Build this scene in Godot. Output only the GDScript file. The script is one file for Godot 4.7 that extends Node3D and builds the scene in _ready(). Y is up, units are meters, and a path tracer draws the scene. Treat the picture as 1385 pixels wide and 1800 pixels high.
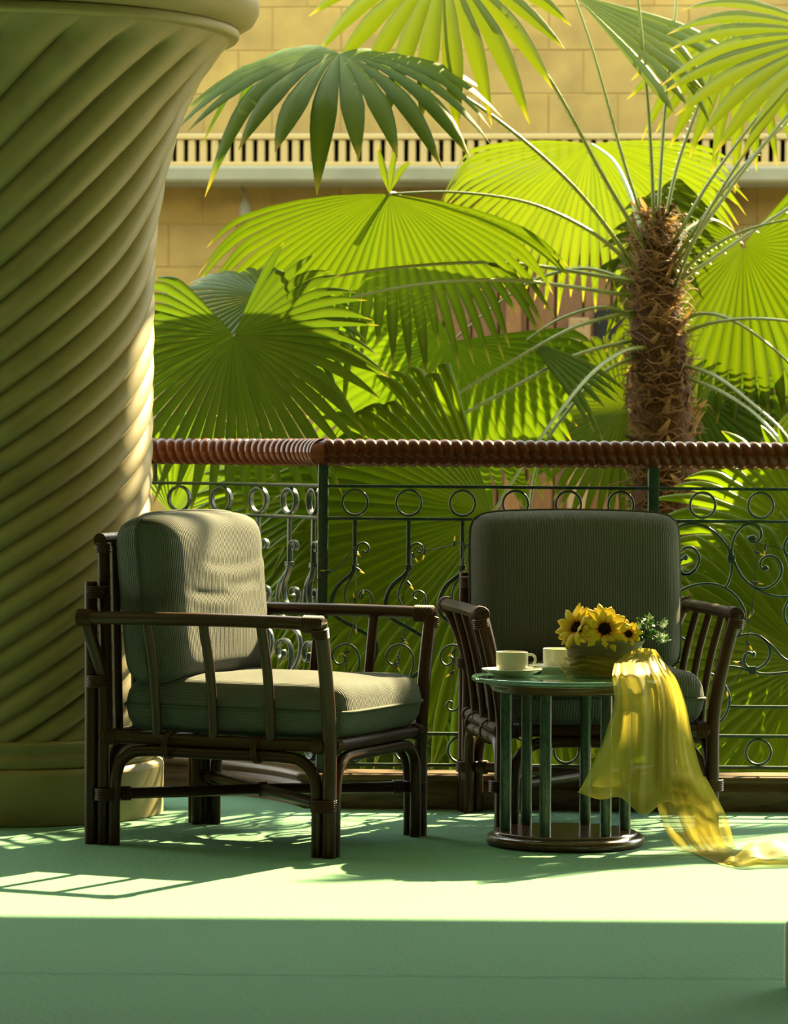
extends Node3D
# A balcony lounge by an atrium: two rattan armchairs, a small glass table, a wrought railing, palms behind.

const F := 6000.0            # focal length in pixels of the 1385 x 1800 frame
const EYE := 1.05            # camera height
var cam_basis := Basis()
var cam_pos := Vector3(0, EYE, 0)
var rng := RandomNumberGenerator.new()
var M := {}                  # materials
var used := {}               # names in use

# ---------------------------------------------------------------- mesh builder
class MB:
	var V := PackedVector3Array()
	var U := PackedVector2Array()
	var C := PackedColorArray()
	var I := PackedInt32Array()
	var colored := false
	func v(p: Vector3, uv := Vector2.ZERO, c := Color.WHITE) -> int:
		V.append(p); U.append(uv); C.append(c)
		return V.size() - 1
	func tri(a: int, b: int, c: int) -> void:
		I.append(a); I.append(b); I.append(c)
	func quad(a: int, b: int, c: int, d: int) -> void:
		I.append(a); I.append(b); I.append(c); I.append(a); I.append(c); I.append(d)
	func grid(first: int, nu: int, nv: int, wrap := false) -> void:   # nv rows of nu vertices
		for j in nv - 1:
			for i in (nu if wrap else nu - 1):
				var i2 := (i + 1) % nu
				quad(first + j * nu + i, first + j * nu + i2, first + (j + 1) * nu + i2, first + (j + 1) * nu + i)
	func mesh() -> ArrayMesh:
		var N := PackedVector3Array()
		N.resize(V.size())
		for t in range(0, I.size(), 3):
			var a := I[t]; var b := I[t + 1]; var c := I[t + 2]
			var n := (V[c] - V[a]).cross(V[b] - V[a])
			N[a] += n; N[b] += n; N[c] += n
		for k in N.size():
			N[k] = N[k].normalized() if N[k].length_squared() > 1e-20 else Vector3.UP
		var A := []
		A.resize(Mesh.ARRAY_MAX)
		A[Mesh.ARRAY_VERTEX] = V; A[Mesh.ARRAY_NORMAL] = N; A[Mesh.ARRAY_TEX_UV] = U; A[Mesh.ARRAY_INDEX] = I
		if colored:
			A[Mesh.ARRAY_COLOR] = C
		var m := ArrayMesh.new()
		m.add_surface_from_arrays(Mesh.PRIMITIVE_TRIANGLES, A)
		return m
	# round bar along points; r is a number or one per point
	func tube(pts: Array, r, sides := 8, caps := true, col := Color.WHITE, flat := 1.0) -> void:
		var n := pts.size()
		var first := V.size()
		var t0: Vector3 = (pts[1] - pts[0]).normalized()
		var nx := t0.cross(Vector3.UP if absf(t0.y) < 0.9 else Vector3.RIGHT).normalized()
		var run := 0.0
		for i in n:
			var t: Vector3 = (pts[mini(i + 1, n - 1)] - pts[maxi(i - 1, 0)]).normalized()
			nx = (nx - t * nx.dot(t)).normalized()
			var ny := t.cross(nx)
			var rr: float = r[i] if r is Array else r
			if i > 0:
				run += (pts[i] - pts[i - 1]).length()
			for s in sides + 1:
				var a := TAU * s / sides
				v(pts[i] + nx * cos(a) * rr + ny * sin(a) * rr * flat, Vector2(float(s) / sides, run), col)
		grid(first, sides + 1, n)
		if caps:
			for e in 2:
				var i0 := first + (0 if e == 0 else (n - 1) * (sides + 1))
				var cst := V.size()
				v(pts[0] if e == 0 else pts[n - 1], Vector2.ZERO, col)
				for s in sides + 1:
					v(V[i0 + s], Vector2.ZERO, col)
				for s in sides:
					if e == 0: tri(cst, cst + 2 + s, cst + 1 + s)
					else: tri(cst, cst + 1 + s, cst + 2 + s)
	# surface of revolution round +y; equal neighbouring profile points make a sharp edge
	func lathe(prof: Array, segs := 32, at := Vector3.ZERO, sx := 1.0, sz := 1.0) -> void:
		var run := 0.0
		var prev := -1
		for j in prof.size():
			var p: Vector2 = prof[j]
			var row := V.size()
			if j > 0:
				run += (p - prof[j - 1]).length()
			for s in segs + 1:
				var a := TAU * s / segs
				v(at + Vector3(cos(a) * p.x * sx, p.y, sin(a) * p.x * sz), Vector2(float(s) / segs, run))
			if prev >= 0 and (p - prof[j - 1]).length() > 1e-6:
				for s in segs:
					quad(prev + s, row + s, row + s + 1, prev + s + 1)
			prev = row
	# box with small chamfers
	func box(c: Vector3, size: Vector3, ch := 0.004, b := Basis()) -> void:
		var h := size / 2.0
		ch = minf(ch, minf(h.x, minf(h.y, h.z)) * 0.9)
		var ax := [Vector3.RIGHT, Vector3.UP, Vector3.BACK]
		var q := func(pts: Array) -> void:
			var n: Vector3 = (pts[2] - pts[0]).cross(pts[1] - pts[0])
			var mid: Vector3 = (pts[0] + pts[1] + pts[2]) / 3.0
			if n.dot(mid) < 0: pts.reverse()
			var f := V.size()
			for p in pts: v(c + b * p, Vector2(p.x + p.z, p.y))
			if pts.size() == 4: quad(f, f + 1, f + 2, f + 3)
			else: tri(f, f + 1, f + 2)
		for k in 3:
			var a: Vector3 = ax[k]; var u: Vector3 = ax[(k + 1) % 3]; var w: Vector3 = ax[(k + 2) % 3]
			var hu: float = h[(k + 1) % 3]; var hw: float = h[(k + 2) % 3]; var ha: float = h[k]
			for s in [-1.0, 1.0]:
				q.call([a * s * ha + u * (hu - ch) + w * (hw - ch), a * s * ha - u * (hu - ch) + w * (hw - ch), a * s * ha - u * (hu - ch) - w * (hw - ch), a * s * ha + u * (hu - ch) - w * (hw - ch)])
				for s2 in [-1.0, 1.0]:   # edges along w between a and u
					q.call([a * s * ha + u * s2 * (hu - ch) + w * (hw - ch), a * s * (ha - ch) + u * s2 * hu + w * (hw - ch), a * s * (ha - ch) + u * s2 * hu - w * (hw - ch), a * s * ha + u * s2 * (hu - ch) - w * (hw - ch)])
					if k == 0:
						for s3 in [-1.0, 1.0]:
							q.call([a * s * ha + u * s2 * (hu - ch) + w * s3 * (hw - ch), a * s * (ha - ch) + u * s2 * hu + w * s3 * (hw - ch), a * s * (ha - ch) + u * s2 * (hu - ch) + w * s3 * hw])
	# flat iron bar bent along a path in the plane x, y: thick across the path, deep along z
	func iron(path: Array, thick: float, deep: float, closed := false) -> void:
		var n := path.size()
		var first := V.size()
		var sec := 8
		var rows := n + (1 if closed else 0)
		for k in rows:
			var i := k % n
			var a: Vector2 = path[(i - 1 + n) % n] if closed else path[maxi(i - 1, 0)]
			var b: Vector2 = path[(i + 1) % n] if closed else path[mini(i + 1, n - 1)]
			var t := (b - a).normalized()
			var nn := Vector2(-t.y, t.x)
			var p: Vector2 = path[i]
			for s in sec + 1:
				var an := TAU * s / sec + PI / 8.0
				var cx := signf(cos(an)) * pow(absf(cos(an)), 0.5)
				var cz := signf(sin(an)) * pow(absf(sin(an)), 0.5)
				var o := nn * cx * thick * 0.5
				v(Vector3(p.x + o.x, p.y + o.y, cz * deep * 0.5), Vector2(float(s) / sec, k * 0.01))
		grid(first, sec + 1, rows)
		if not closed:
			for e in 2:
				var i0 := first + (0 if e == 0 else (rows - 1) * (sec + 1))
				var f := V.size()
				for s in sec: v(V[i0 + s])
				for s in range(1, sec - 1):
					if e == 0: tri(f, f + s + 1, f + s)
					else: tri(f, f + s, f + s + 1)

# ---------------------------------------------------------------- helpers
func numbered(n: String) -> String:
	var k: int = used.get(n, 0)
	used[n] = k + 1
	return n if k == 0 else "%s_%03d" % [n, k]

func thing(called: String, label: String, category: String, at := Vector3.ZERO, turn := 0.0, group := "", kind := "") -> Node3D:
	var o := Node3D.new()
	o.name = numbered(called)
	add_child(o)
	o.position = at
	o.rotation.y = turn
	o.set_meta("label", label)
	if category: o.set_meta("category", category)
	if group: o.set_meta("group", group)
	if kind: o.set_meta("kind", kind)
	return o

func part(called: String, m, material: Material, parent: Node, label := "") -> MeshInstance3D:
	var o := MeshInstance3D.new()
	o.name = called if parent != self else numbered(called)
	o.mesh = m.mesh() if m is MB else m
	o.material_override = material
	o.cast_shadow = GeometryInstance3D.SHADOW_CASTING_SETTING_ON
	parent.add_child(o, true)
	if label: o.set_meta("label", label)
	return o

func sub(called: String, parent: Node, at := Vector3.ZERO, basis_ := Basis()) -> Node3D:
	var o := Node3D.new()
	o.name = called
	parent.add_child(o, true)
	o.transform = Transform3D(basis_, at)
	return o

func structure(called: String, m, material: Material, label: String) -> MeshInstance3D:
	var o := part(called, m, material, self, label)
	o.set_meta("kind", "structure")
	return o

func at(px: float, py: float, depth: float) -> Vector3:      # the point that far in front of the camera seen at that pixel
	return cam_pos + cam_basis * Vector3((px - 692.5) / F * depth, -(py - 900.0) / F * depth, -depth)

func on_level(px: float, py: float, y := 0.0) -> Vector3:    # where the line of sight meets a level
	var d := cam_basis * Vector3((px - 692.5) / F, -(py - 900.0) / F, -1.0)
	return cam_pos + d * ((y - cam_pos.y) / d.y)

func on_plane(px: float, py: float, z: float) -> Vector3:    # where it meets the upright plane at that z
	var d := cam_basis * Vector3((px - 692.5) / F, -(py - 900.0) / F, -1.0)
	return cam_pos + d * ((z - cam_pos.z) / d.z)

func smooth(pts: Array, per := 6) -> Array:                  # Catmull-Rom through 2D or 3D points
	var out := []
	for i in pts.size() - 1:
		var a = pts[maxi(i - 1, 0)]; var b = pts[i]; var c = pts[i + 1]; var d = pts[mini(i + 2, pts.size() - 1)]
		for k in per:
			out.append(b.cubic_interpolate(c, a, d, float(k) / per))
	out.append(pts[pts.size() - 1])
	return out

func rnd(a: float, b: float) -> float:
	return rng.randf_range(a, b)

func lin(r: float, g: float, b: float, a := 1.0) -> Color:   # a linear colour for albedo_color
	var c := Color(r, g, b).linear_to_srgb()
	c.a = a
	return c

func mat(color: Color, rough := 0.6, spec := 0.5) -> StandardMaterial3D:
	var m := StandardMaterial3D.new()
	m.albedo_color = color
	m.roughness = rough
	m.metallic_specular = spec
	m.cull_mode = BaseMaterial3D.CULL_DISABLED
	return m

func noise_tex(size: int, freq: float, ramp: Array, type := FastNoiseLite.TYPE_SIMPLEX_SMOOTH, octaves := 4, seed_ := 1, stretch := Vector2.ONE) -> ImageTexture:
	var n := FastNoiseLite.new()
	n.noise_type = type
	n.frequency = freq
	n.fractal_octaves = octaves
	n.seed = seed_
	var im := Image.create(size, size, false, Image.FORMAT_RGB8)
	var g := Gradient.new()
	g.offsets = PackedFloat32Array(range(ramp.size()).map(func(i): return float(i) / (ramp.size() - 1)))
	g.colors = PackedColorArray(ramp)
	for y in size:
		var wy := float(y) / size
		for x in size:
			# tileable by blending four samples near the seam
			var fx := float(x) * stretch.x
			var fy := float(y) * stretch.y
			var wx := float(x) / size
			var sx := size * stretch.x
			var sy := size * stretch.y
			var s := n.get_noise_2d(fx, fy) * (1 - wx) * (1 - wy) + n.get_noise_2d(fx - sx, fy) * wx * (1 - wy) + n.get_noise_2d(fx, fy - sy) * (1 - wx) * wy + n.get_noise_2d(fx - sx, fy - sy) * wx * wy
			im.set_pixel(x, y, g.sample(clampf(s * 0.85 + 0.5, 0, 1)))
	return ImageTexture.create_from_image(im)

func tri_map(m: StandardMaterial3D, scale: float) -> void:
	m.uv1_triplanar = true
	m.uv1_world_triplanar = true
	m.uv1_scale = Vector3.ONE * scale

# ---------------------------------------------------------------- scene
func _ready() -> void:
	rng.seed = 7
	set_view_and_light()
	make_materials()
	build_setting()
	build_column()
	build_railing()
	build_far_side()
	build_furniture()
	build_table_things()
	build_scarf()
	build_palms()

func set_view_and_light() -> void:
	cam_basis = Basis(Vector3.RIGHT, -atan(105.0 / F)) * Basis(Vector3.BACK, deg_to_rad(0.45))
	var cam := Camera3D.new()
	cam.name = "camera"
	cam.transform = Transform3D(cam_basis, cam_pos)
	cam.fov = rad_to_deg(2.0 * atan(900.0 / F))
	cam.near = 0.1
	cam.far = 200.0
	var lens := CameraAttributesPhysical.new()
	lens.frustum_focal_length = 80.0
	lens.frustum_focus_distance = 9.2
	lens.exposure_aperture = 4.5
	lens.frustum_near = 0.1
	lens.frustum_far = 200.0
	cam.attributes = lens
	add_child(cam)
	cam.current = true

	var sun := DirectionalLight3D.new()
	sun.name = "sun"
	add_child(sun)
	var to_sun := Vector3(0.47, 0.62, -0.77).normalized()
	sun.look_at_from_position(to_sun * 20.0, Vector3.ZERO, Vector3.UP)
	sun.light_color = Color(1.0, 0.91, 0.66)
	sun.light_energy = 7.2
	sun.light_angular_distance = 0.6
	sun.shadow_enabled = true

	var sky_mat := ProceduralSkyMaterial.new()
	sky_mat.sky_top_color = Color(0.80, 0.85, 0.84)
	sky_mat.sky_horizon_color = Color(0.97, 0.95, 0.84)
	sky_mat.ground_bottom_color = Color(0.3, 0.3, 0.24)
	sky_mat.ground_horizon_color = Color(0.6, 0.6, 0.5)
	sky_mat.sun_angle_max = 0.0
	var sky := Sky.new()
	sky.sky_material = sky_mat
	var env := Environment.new()
	env.background_mode = Environment.BG_SKY
	env.sky = sky
	env.background_energy_multiplier = 5.4
	env.tonemap_mode = Environment.TONE_MAPPER_LINEAR
	env.tonemap_exposure = 1.9
	env.sdfgi_enabled = true
	env.ssao_enabled = true
	env.ssil_enabled = true
	var we := WorldEnvironment.new()
	we.name = "environment"
	we.environment = env
	add_child(we)

func make_materials() -> void:
	var fine := noise_tex(256, 0.09, [Color(0.55, 0.55, 0.55), Color(1, 1, 1)], FastNoiseLite.TYPE_SIMPLEX, 3, 3)
	var blotch := noise_tex(256, 0.012, [Color(0.8, 0.8, 0.8), Color(1, 1, 1)], FastNoiseLite.TYPE_SIMPLEX_SMOOTH, 4, 5)
	M.fine = fine
	# carpet
	var m := mat(lin(0.165, 0.32, 0.22), 0.95, 0.15)
	m.albedo_texture = noise_tex(512, 0.22, [Color(0.66, 0.68, 0.66), Color(0.88, 0.9, 0.88), Color(1, 1, 1)], FastNoiseLite.TYPE_SIMPLEX, 3, 11)
	m.heightmap_enabled = true
	m.heightmap_texture = fine
	m.heightmap_scale = 0.35
	m.rim_enabled = true
	m.rim = 0.25
	m.rim_tint = 0.6
	tri_map(m, 1.6)
	M.carpet = m
	# column plaster
	m = mat(lin(0.30, 0.235, 0.105), 0.55, 0.4)
	m.albedo_texture = noise_tex(512, 0.012, [Color(0.86, 0.86, 0.84), Color(0.98, 0.98, 0.97), Color(1, 1, 1)], FastNoiseLite.TYPE_SIMPLEX_SMOOTH, 5, 21)
	tri_map(m, 0.9)
	M.plaster = m
	M.ceiling = mat(lin(0.75, 0.70, 0.52), 0.8, 0.3)
	M.room_wall = mat(lin(0.09, 0.055, 0.03), 0.8, 0.3)
	M.stone_floor = mat(lin(0.45, 0.4, 0.28), 0.7, 0.3)
	M.soil = mat(lin(0.09, 0.06, 0.035), 0.95, 0.2)
	# far blocks in four tones
	M.blocks = []
	for k in 4:
		m = mat(lin(0.215 * (0.94 + 0.03 * k), 0.148 * (0.94 + 0.03 * k), 0.042), 0.85, 0.25)
		m.albedo_texture = blotch
		tri_map(m, 1.3)
		M.blocks.append(m)
	M.mortar = mat(lin(0.18, 0.12, 0.034), 0.9, 0.2)
	M.steel_duct = mat(lin(0.14, 0.14, 0.13), 0.6, 0.4)
	M.grille = mat(lin(0.235, 0.17, 0.06), 0.7, 0.3)
	M.dark = mat(lin(0.012, 0.012, 0.01), 0.9, 0.1)
	M.concrete = mat(lin(0.15, 0.145, 0.09), 0.8, 0.3)
	M.concrete.albedo_texture = blotch
	tri_map(M.concrete, 0.8)
	# woods
	var grain := noise_tex(512, 0.02, [Color(0.55, 0.5, 0.45), Color(0.9, 0.88, 0.85), Color(0.75, 0.7, 0.66), Color(1, 1, 1)], FastNoiseLite.TYPE_SIMPLEX, 4, 31, Vector2(6.0, 0.5))
	M.planks = []
	for k in 3:
		m = mat(lin(0.12 * (0.85 + 0.15 * k), 0.055 * (0.85 + 0.15 * k), 0.010), 0.55, 0.4)
		m.albedo_texture = grain
		tri_map(m, 1.0)
		M.planks.append(m)
	m = mat(lin(0.052, 0.019, 0.005), 0.40, 0.3)
	m.albedo_texture = grain
	m.uv1_scale = Vector3(1.0, 1.5, 1)
	m.clearcoat_enabled = true
	m.clearcoat = 0.12
	m.clearcoat_roughness = 0.2
	M.rattan = m
	m = mat(lin(0.048, 0.018, 0.006), 0.5, 0.35)
	M.binding = m
	m = mat(lin(0.125, 0.026, 0.004), 0.36, 0.22)
	m.albedo_texture = grain
	m.uv1_scale = Vector3(1, 4, 1)
	m.clearcoat_enabled = true
	m.clearcoat = 0.15
	m.clearcoat_roughness = 0.08
	M.handrail = m
	m = mat(lin(0.11, 0.058, 0.022), 0.4, 0.4)
	m.albedo_texture = noise_tex(256, 0.02, [Color(0.6, 0.55, 0.5), Color(1, 1, 1), Color(0.85, 0.8, 0.75)], FastNoiseLite.TYPE_SIMPLEX, 5, 33, Vector2(0.4, 3.0))
	tri_map(m, 1.6)
	M.kerb = m
	m = mat(lin(0.11, 0.045, 0.015), 0.3, 0.5)
	m.albedo_texture = grain
	tri_map(m, 2.0)
	m.clearcoat_enabled = true
	m.clearcoat = 0.6
	m.clearcoat_roughness = 0.15
	M.table_wood = m
	# iron with green paint
	m = mat(lin(0.022, 0.055, 0.038), 0.38, 0.5)
	m.albedo_texture = noise_tex(256, 0.05, [Color(0.45, 0.5, 0.45), Color(0.8, 0.85, 0.8), Color(1, 1, 1)], FastNoiseLite.TYPE_SIMPLEX, 4, 41)
	m.heightmap_enabled = true
	m.heightmap_texture = blotch
	m.heightmap_scale = 0.3
	tri_map(m, 6.0)
	M.iron = m
	# green marbled table posts
	m = mat(lin(0.010, 0.050, 0.032), 0.2, 0.4)
	m.albedo_texture = noise_tex(256, 0.03, [Color(0.25, 0.3, 0.28), Color(0.5, 0.6, 0.5), Color(1, 1, 1), Color(0.6, 0.7, 0.65)], FastNoiseLite.TYPE_SIMPLEX, 5, 43, Vector2(2.0, 0.6))
	tri_map(m, 6.0)
	m.clearcoat_enabled = true
	m.clearcoat = 0.8
	M.marble = m
	# corded cushion cloth
	var rib := Image.create(64, 64, false, Image.FORMAT_RGB8)
	var ribc := Image.create(64, 64, false, Image.FORMAT_RGB8)
	for y in 64:
		for x in 64:
			var s := 0.5 + 0.5 * sin(TAU * (x + 0.5) / 16.0)
			var wv := 0.86 + 0.14 * (0.5 + 0.5 * sin(TAU * y / 8.0 + (x / 16) * PI))
			s = pow(s, 0.7) * wv
			rib.set_pixel(x, y, Color(s, s, s))
			var t := 0.86 + 0.14 * s
			ribc.set_pixel(x, y, Color(t, t, t))
	m = mat(lin(0.104, 0.110, 0.104), 0.85, 0.2)
	m.albedo_texture = ImageTexture.create_from_image(ribc)
	m.heightmap_enabled = true
	m.heightmap_texture = ImageTexture.create_from_image(rib)
	m.heightmap_scale = 0.22
	m.rim_enabled = true
	m.rim = 0.3
	m.rim_tint = 0.5
	M.cushion = m
	M.piping = mat(lin(0.06, 0.066, 0.055), 0.85, 0.3)
	# glass, china, pottery
	m = mat(Color(0.72, 0.94, 0.84, 0.10), 0.0, 0.5)
	m.transparency = BaseMaterial3D.TRANSPARENCY_ALPHA
	m.refraction_enabled = true
	m.refraction_scale = 0.05
	m.cull_mode = BaseMaterial3D.CULL_BACK
	M.glass = m
	M.china = mat(lin(0.58, 0.57, 0.45), 0.18, 0.5)
	M.china.clearcoat_enabled = true
	M.china.clearcoat = 0.5
	M.steel = mat(lin(0.7, 0.7, 0.68), 0.2, 0.5)
	M.steel.metallic = 1.0
	m = mat(lin(0.20, 0.16, 0.08), 0.6, 0.4)
	m.albedo_texture = blotch
	tri_map(m, 8.0)
	M.pottery = m
	# flowers (vertex colours carry the dye of the petals)
	m = mat(Color.WHITE, 0.65, 0.3)
	m.vertex_color_use_as_albedo = true
	m.backlight_enabled = true
	m.backlight = Color(0.5, 0.5, 0.45)
	M.petal = m
	M.seed = mat(lin(0.012, 0.006, 0.004), 0.9, 0.2)
	m = mat(lin(0.035, 0.085, 0.022), 0.55, 0.4)
	m.backlight_enabled = true
	m.backlight = Color(0.10, 0.20, 0.06)
	M.small_leaf = m
	m = mat(lin(0.75, 0.78, 0.62), 0.6, 0.3)
	M.blossom = m
	# chiffon
	m = mat(lin(0.27, 0.225, 0.035, 0.66), 0.6, 0.3)
	m.transparency = BaseMaterial3D.TRANSPARENCY_ALPHA
	m.backlight_enabled = true
	m.backlight = lin(0.36, 0.30, 0.045)
	M.chiffon = m
	# palm
	m = mat(Color.WHITE, 0.34, 0.3)
	m.vertex_color_use_as_albedo = true
	m.backlight_enabled = true
	m.backlight = Color(1.0, 1.0, 0.6)
	M.leaf = m
	m = m.duplicate()
	m.roughness = 0.5
	m.metallic_specular = 0.18
	M.leaf_dull = m
	m = mat(lin(0.12, 0.145, 0.022), 0.36, 0.45)
	m.backlight_enabled = true
	m.backlight = Color(0.25, 0.3, 0.08)
	M.petiole = m
	m = mat(lin(0.10, 0.055, 0.022), 0.85, 0.25)
	m.albedo_texture = noise_tex(256, 0.04, [Color(0.35, 0.3, 0.25), Color(0.8, 0.75, 0.7), Color(1, 1, 1)], FastNoiseLite.TYPE_SIMPLEX, 5, 51, Vector2(3.0, 0.6))
	tri_map(m, 3.0)
	m.heightmap_enabled = true
	m.heightmap_texture = fine
	m.heightmap_scale = 1.0
	M.trunk = m
	m = mat(lin(0.135, 0.075, 0.026), 0.8, 0.3)
	m.backlight_enabled = true
	m.backlight = lin(0.2, 0.11, 0.03)
	M.fibre = m
	# fairy lights, unlit
	M.wire = mat(lin(0.012, 0.03, 0.018), 0.5, 0.5)
	m = mat(Color(1.0, 0.85, 0.3, 0.35), 0.05, 0.5)
	m.transparency = BaseMaterial3D.TRANSPARENCY_ALPHA
	m = mat(lin(0.45, 0.34, 0.08), 0.2, 0.5)
	m.backlight_enabled = true
	m.backlight = lin(0.95, 0.8, 0.2)
	M.bulb = m
	M.pale = mat(lin(0.14, 0.088, 0.036), 0.7, 0.3)
	M.white_paint = mat(lin(0.75, 0.72, 0.62), 0.6, 0.4)

# ---------------------------------------------------------------- setting
const RAIL_Z := -10.1
var corner := Vector3(-0.21, 0, RAIL_Z)

func bay(s: float) -> Transform3D:      # along the railing from the corner post: to the right s < 0, round the bay to the left s > 0; x of the basis points left-to-right in view, z to the room
	if s <= 0.0:
		return Transform3D(Basis(), corner + Vector3(-s, 0, 0))
	var p := corner
	var steps := 40
	var phi := 0.0
	for k in steps:
		phi = deg_to_rad(maxf(72.0 - 65.0 * s * (k + 0.5) / steps, 0.0))
		p += Vector3(-cos(phi), 0, -sin(phi)) * (s / steps)
	phi = deg_to_rad(maxf(72.0 - 65.0 * s, 0.0))
	var xdir := Vector3(cos(phi), 0, sin(phi))
	return Transform3D(Basis(xdir, Vector3.UP, xdir.cross(Vector3.UP)), p)

func floor_edge(off: float) -> Array:   # outline of the floor towards the atrium, from far right to far left, moved by off towards the room
	var out := []
	for k in 9:
		out.append(Vector2(6.0 - k * (6.0 - corner.x - off * 0.7) / 8.0, RAIL_Z + off))
	for k in range(1, 31):
		var t := bay(k * 1.2 / 30.0)
		var q := t.origin + t.basis.z * off
		out.append(Vector2(q.x, q.z))
	var last: Vector2 = out[-1]
	for k in range(1, 6):
		out.append(Vector2(last.x - k * (6.0 + last.x) / 5.0, last.y))
	return out

func extrude_up(m: MB, outline: Array, y0: float, y1: float) -> void:   # outline runs right to left, the room is on its +z side: top face down to a back line, front face
	pass

func build_setting() -> void:
	# carpet: two strips that meet in a seam, the far one ends along the kerb
	var floor_node := thing("floor", "teal green carpet covering the balcony floor", "", Vector3.ZERO, 0.0, "", "structure")
	var seam_z := on_level(692, 1716).z
	var edge := floor_edge(0.04)
	var m := MB.new()
	var rows := 14
	for j in rows:
		for p in edge:
			var t := float(j) / (rows - 1)
			var z: float = lerpf(p.y, seam_z - 0.002, t)
			m.v(Vector3(p.x, 0.0, z), Vector2(p.x, z))
	m.grid(0, edge.size(), rows)
	part("carpet_strip", m, M.carpet, floor_node)
	m = MB.new()
	m.box(Vector3(0, -0.012, (seam_z + 3.0) / 2.0), Vector3(12, 0.024, 3.0 - seam_z), 0.002)
	part("carpet_strip", m, M.carpet, floor_node)
	m = MB.new()
	m.box(Vector3(0, -0.16, -3.6), Vector3(12, 0.27, 13.4), 0.01)
	part("floor_slab", m, M.stone_floor, floor_node)
	m = MB.new()
	m.box(Vector3(-3.1, -0.16, -10.6), Vector3(5.7, 0.27, 0.62), 0.01)
	part("floor_slab", m, M.stone_floor, floor_node)

	# kerb with a moulded front: profile swept along the railing line
	m = MB.new()
	var prof := [Vector2(0.07, -0.05), Vector2(0.07, 0.058), Vector2(0.07, 0.058), Vector2(0.063, 0.064), Vector2(0.059, 0.072), Vector2(0.059, 0.072), Vector2(0.065, 0.077), Vector2(0.073, 0.086), Vector2(0.071, 0.097), Vector2(0.063, 0.101), Vector2(0.063, 0.101), Vector2(-0.10, 0.101), Vector2(-0.10, 0.101), Vector2(-0.10, -0.2)]
	var path := []
	for k in 10: path.append(bay(-(6.0 - corner.x) * (1.0 - k / 9.0) - 0.0001))
	for k in range(1, 31): path.append(bay(k * 1.25 / 30.0))
	for k in range(1, 4): path.append(Transform3D(Basis(), path[-1].origin + Vector3(-1.4, 0, 0)))
	var first := m.V.size()
	var corner_i := 9
	for i in path.size():
		var t: Transform3D = path[i]
		var side: Vector3 = t.basis.z
		var sc := 1.0
		if i == corner_i:
			side = (t.basis.z + path[i + 1].basis.z).normalized()
			sc = 1.0 / side.dot(t.basis.z)
		for p in prof:
			m.v(t.origin + side * p.x * sc + Vector3.UP * p.y, Vector2(i * 0.2, p.y))
	for i in path.size() - 1:
		for j in prof.size() - 1:
			if (prof[j] - prof[j + 1]).length() > 1e-6:
				var a := first + i * prof.size() + j
				m.quad(a, a + prof.size(), a + prof.size() + 1, a + 1)
	structure("trim_1", m, M.kerb, "brown polished stone kerb under the iron railing")

	# the room round the camera and the slab over the balcony
	m = MB.new()
	m.box(Vector3(0, 3.15, -4.2), Vector3(12.4, 0.3, 14.4), 0.01)
	structure("ceiling", m, M.ceiling, "pale ceiling slab over the balcony")
	m = MB.new()
	m.box(Vector3(-6.1, 1.4, -4.0), Vector3(0.2, 3.3, 14.0), 0.01)
	structure("wall_left", m, M.room_wall, "plain wall closing the lounge on the left")
	m = MB.new()
	m.box(Vector3(6.1, 1.4, -4.0), Vector3(0.2, 3.3, 14.0), 0.01)
	structure("wall_right", m, M.room_wall, "plain wall closing the lounge on the right")
	m = MB.new()
	m.box(Vector3(0, 1.4, 3.1), Vector3(12.4, 3.3, 0.2), 0.01)
	structure("wall_rear", m, M.room_wall, "plain wall behind the camera")
	# atrium
	m = MB.new()
	m.box(Vector3(0, -2.65, -13.5), Vector3(24, 0.3, 8.0), 0.01)
	structure("floor_atrium", m, M.stone_floor, "stone floor of the atrium below the balcony")

	# low pale block at the frame's right edge
	var p0 := on_level(1380, 1737)
	m = MB.new()
	m.box(Vector3(p0.x + 0.15, 0.066, p0.z - 0.012), Vector3(0.30, 0.132, 0.024), 0.006)
	var blk := thing("skirting_board", "low pale painted board standing at the right edge of the carpet", "board", Vector3.ZERO)
	part("body", m, M.white_paint, blk)

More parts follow.
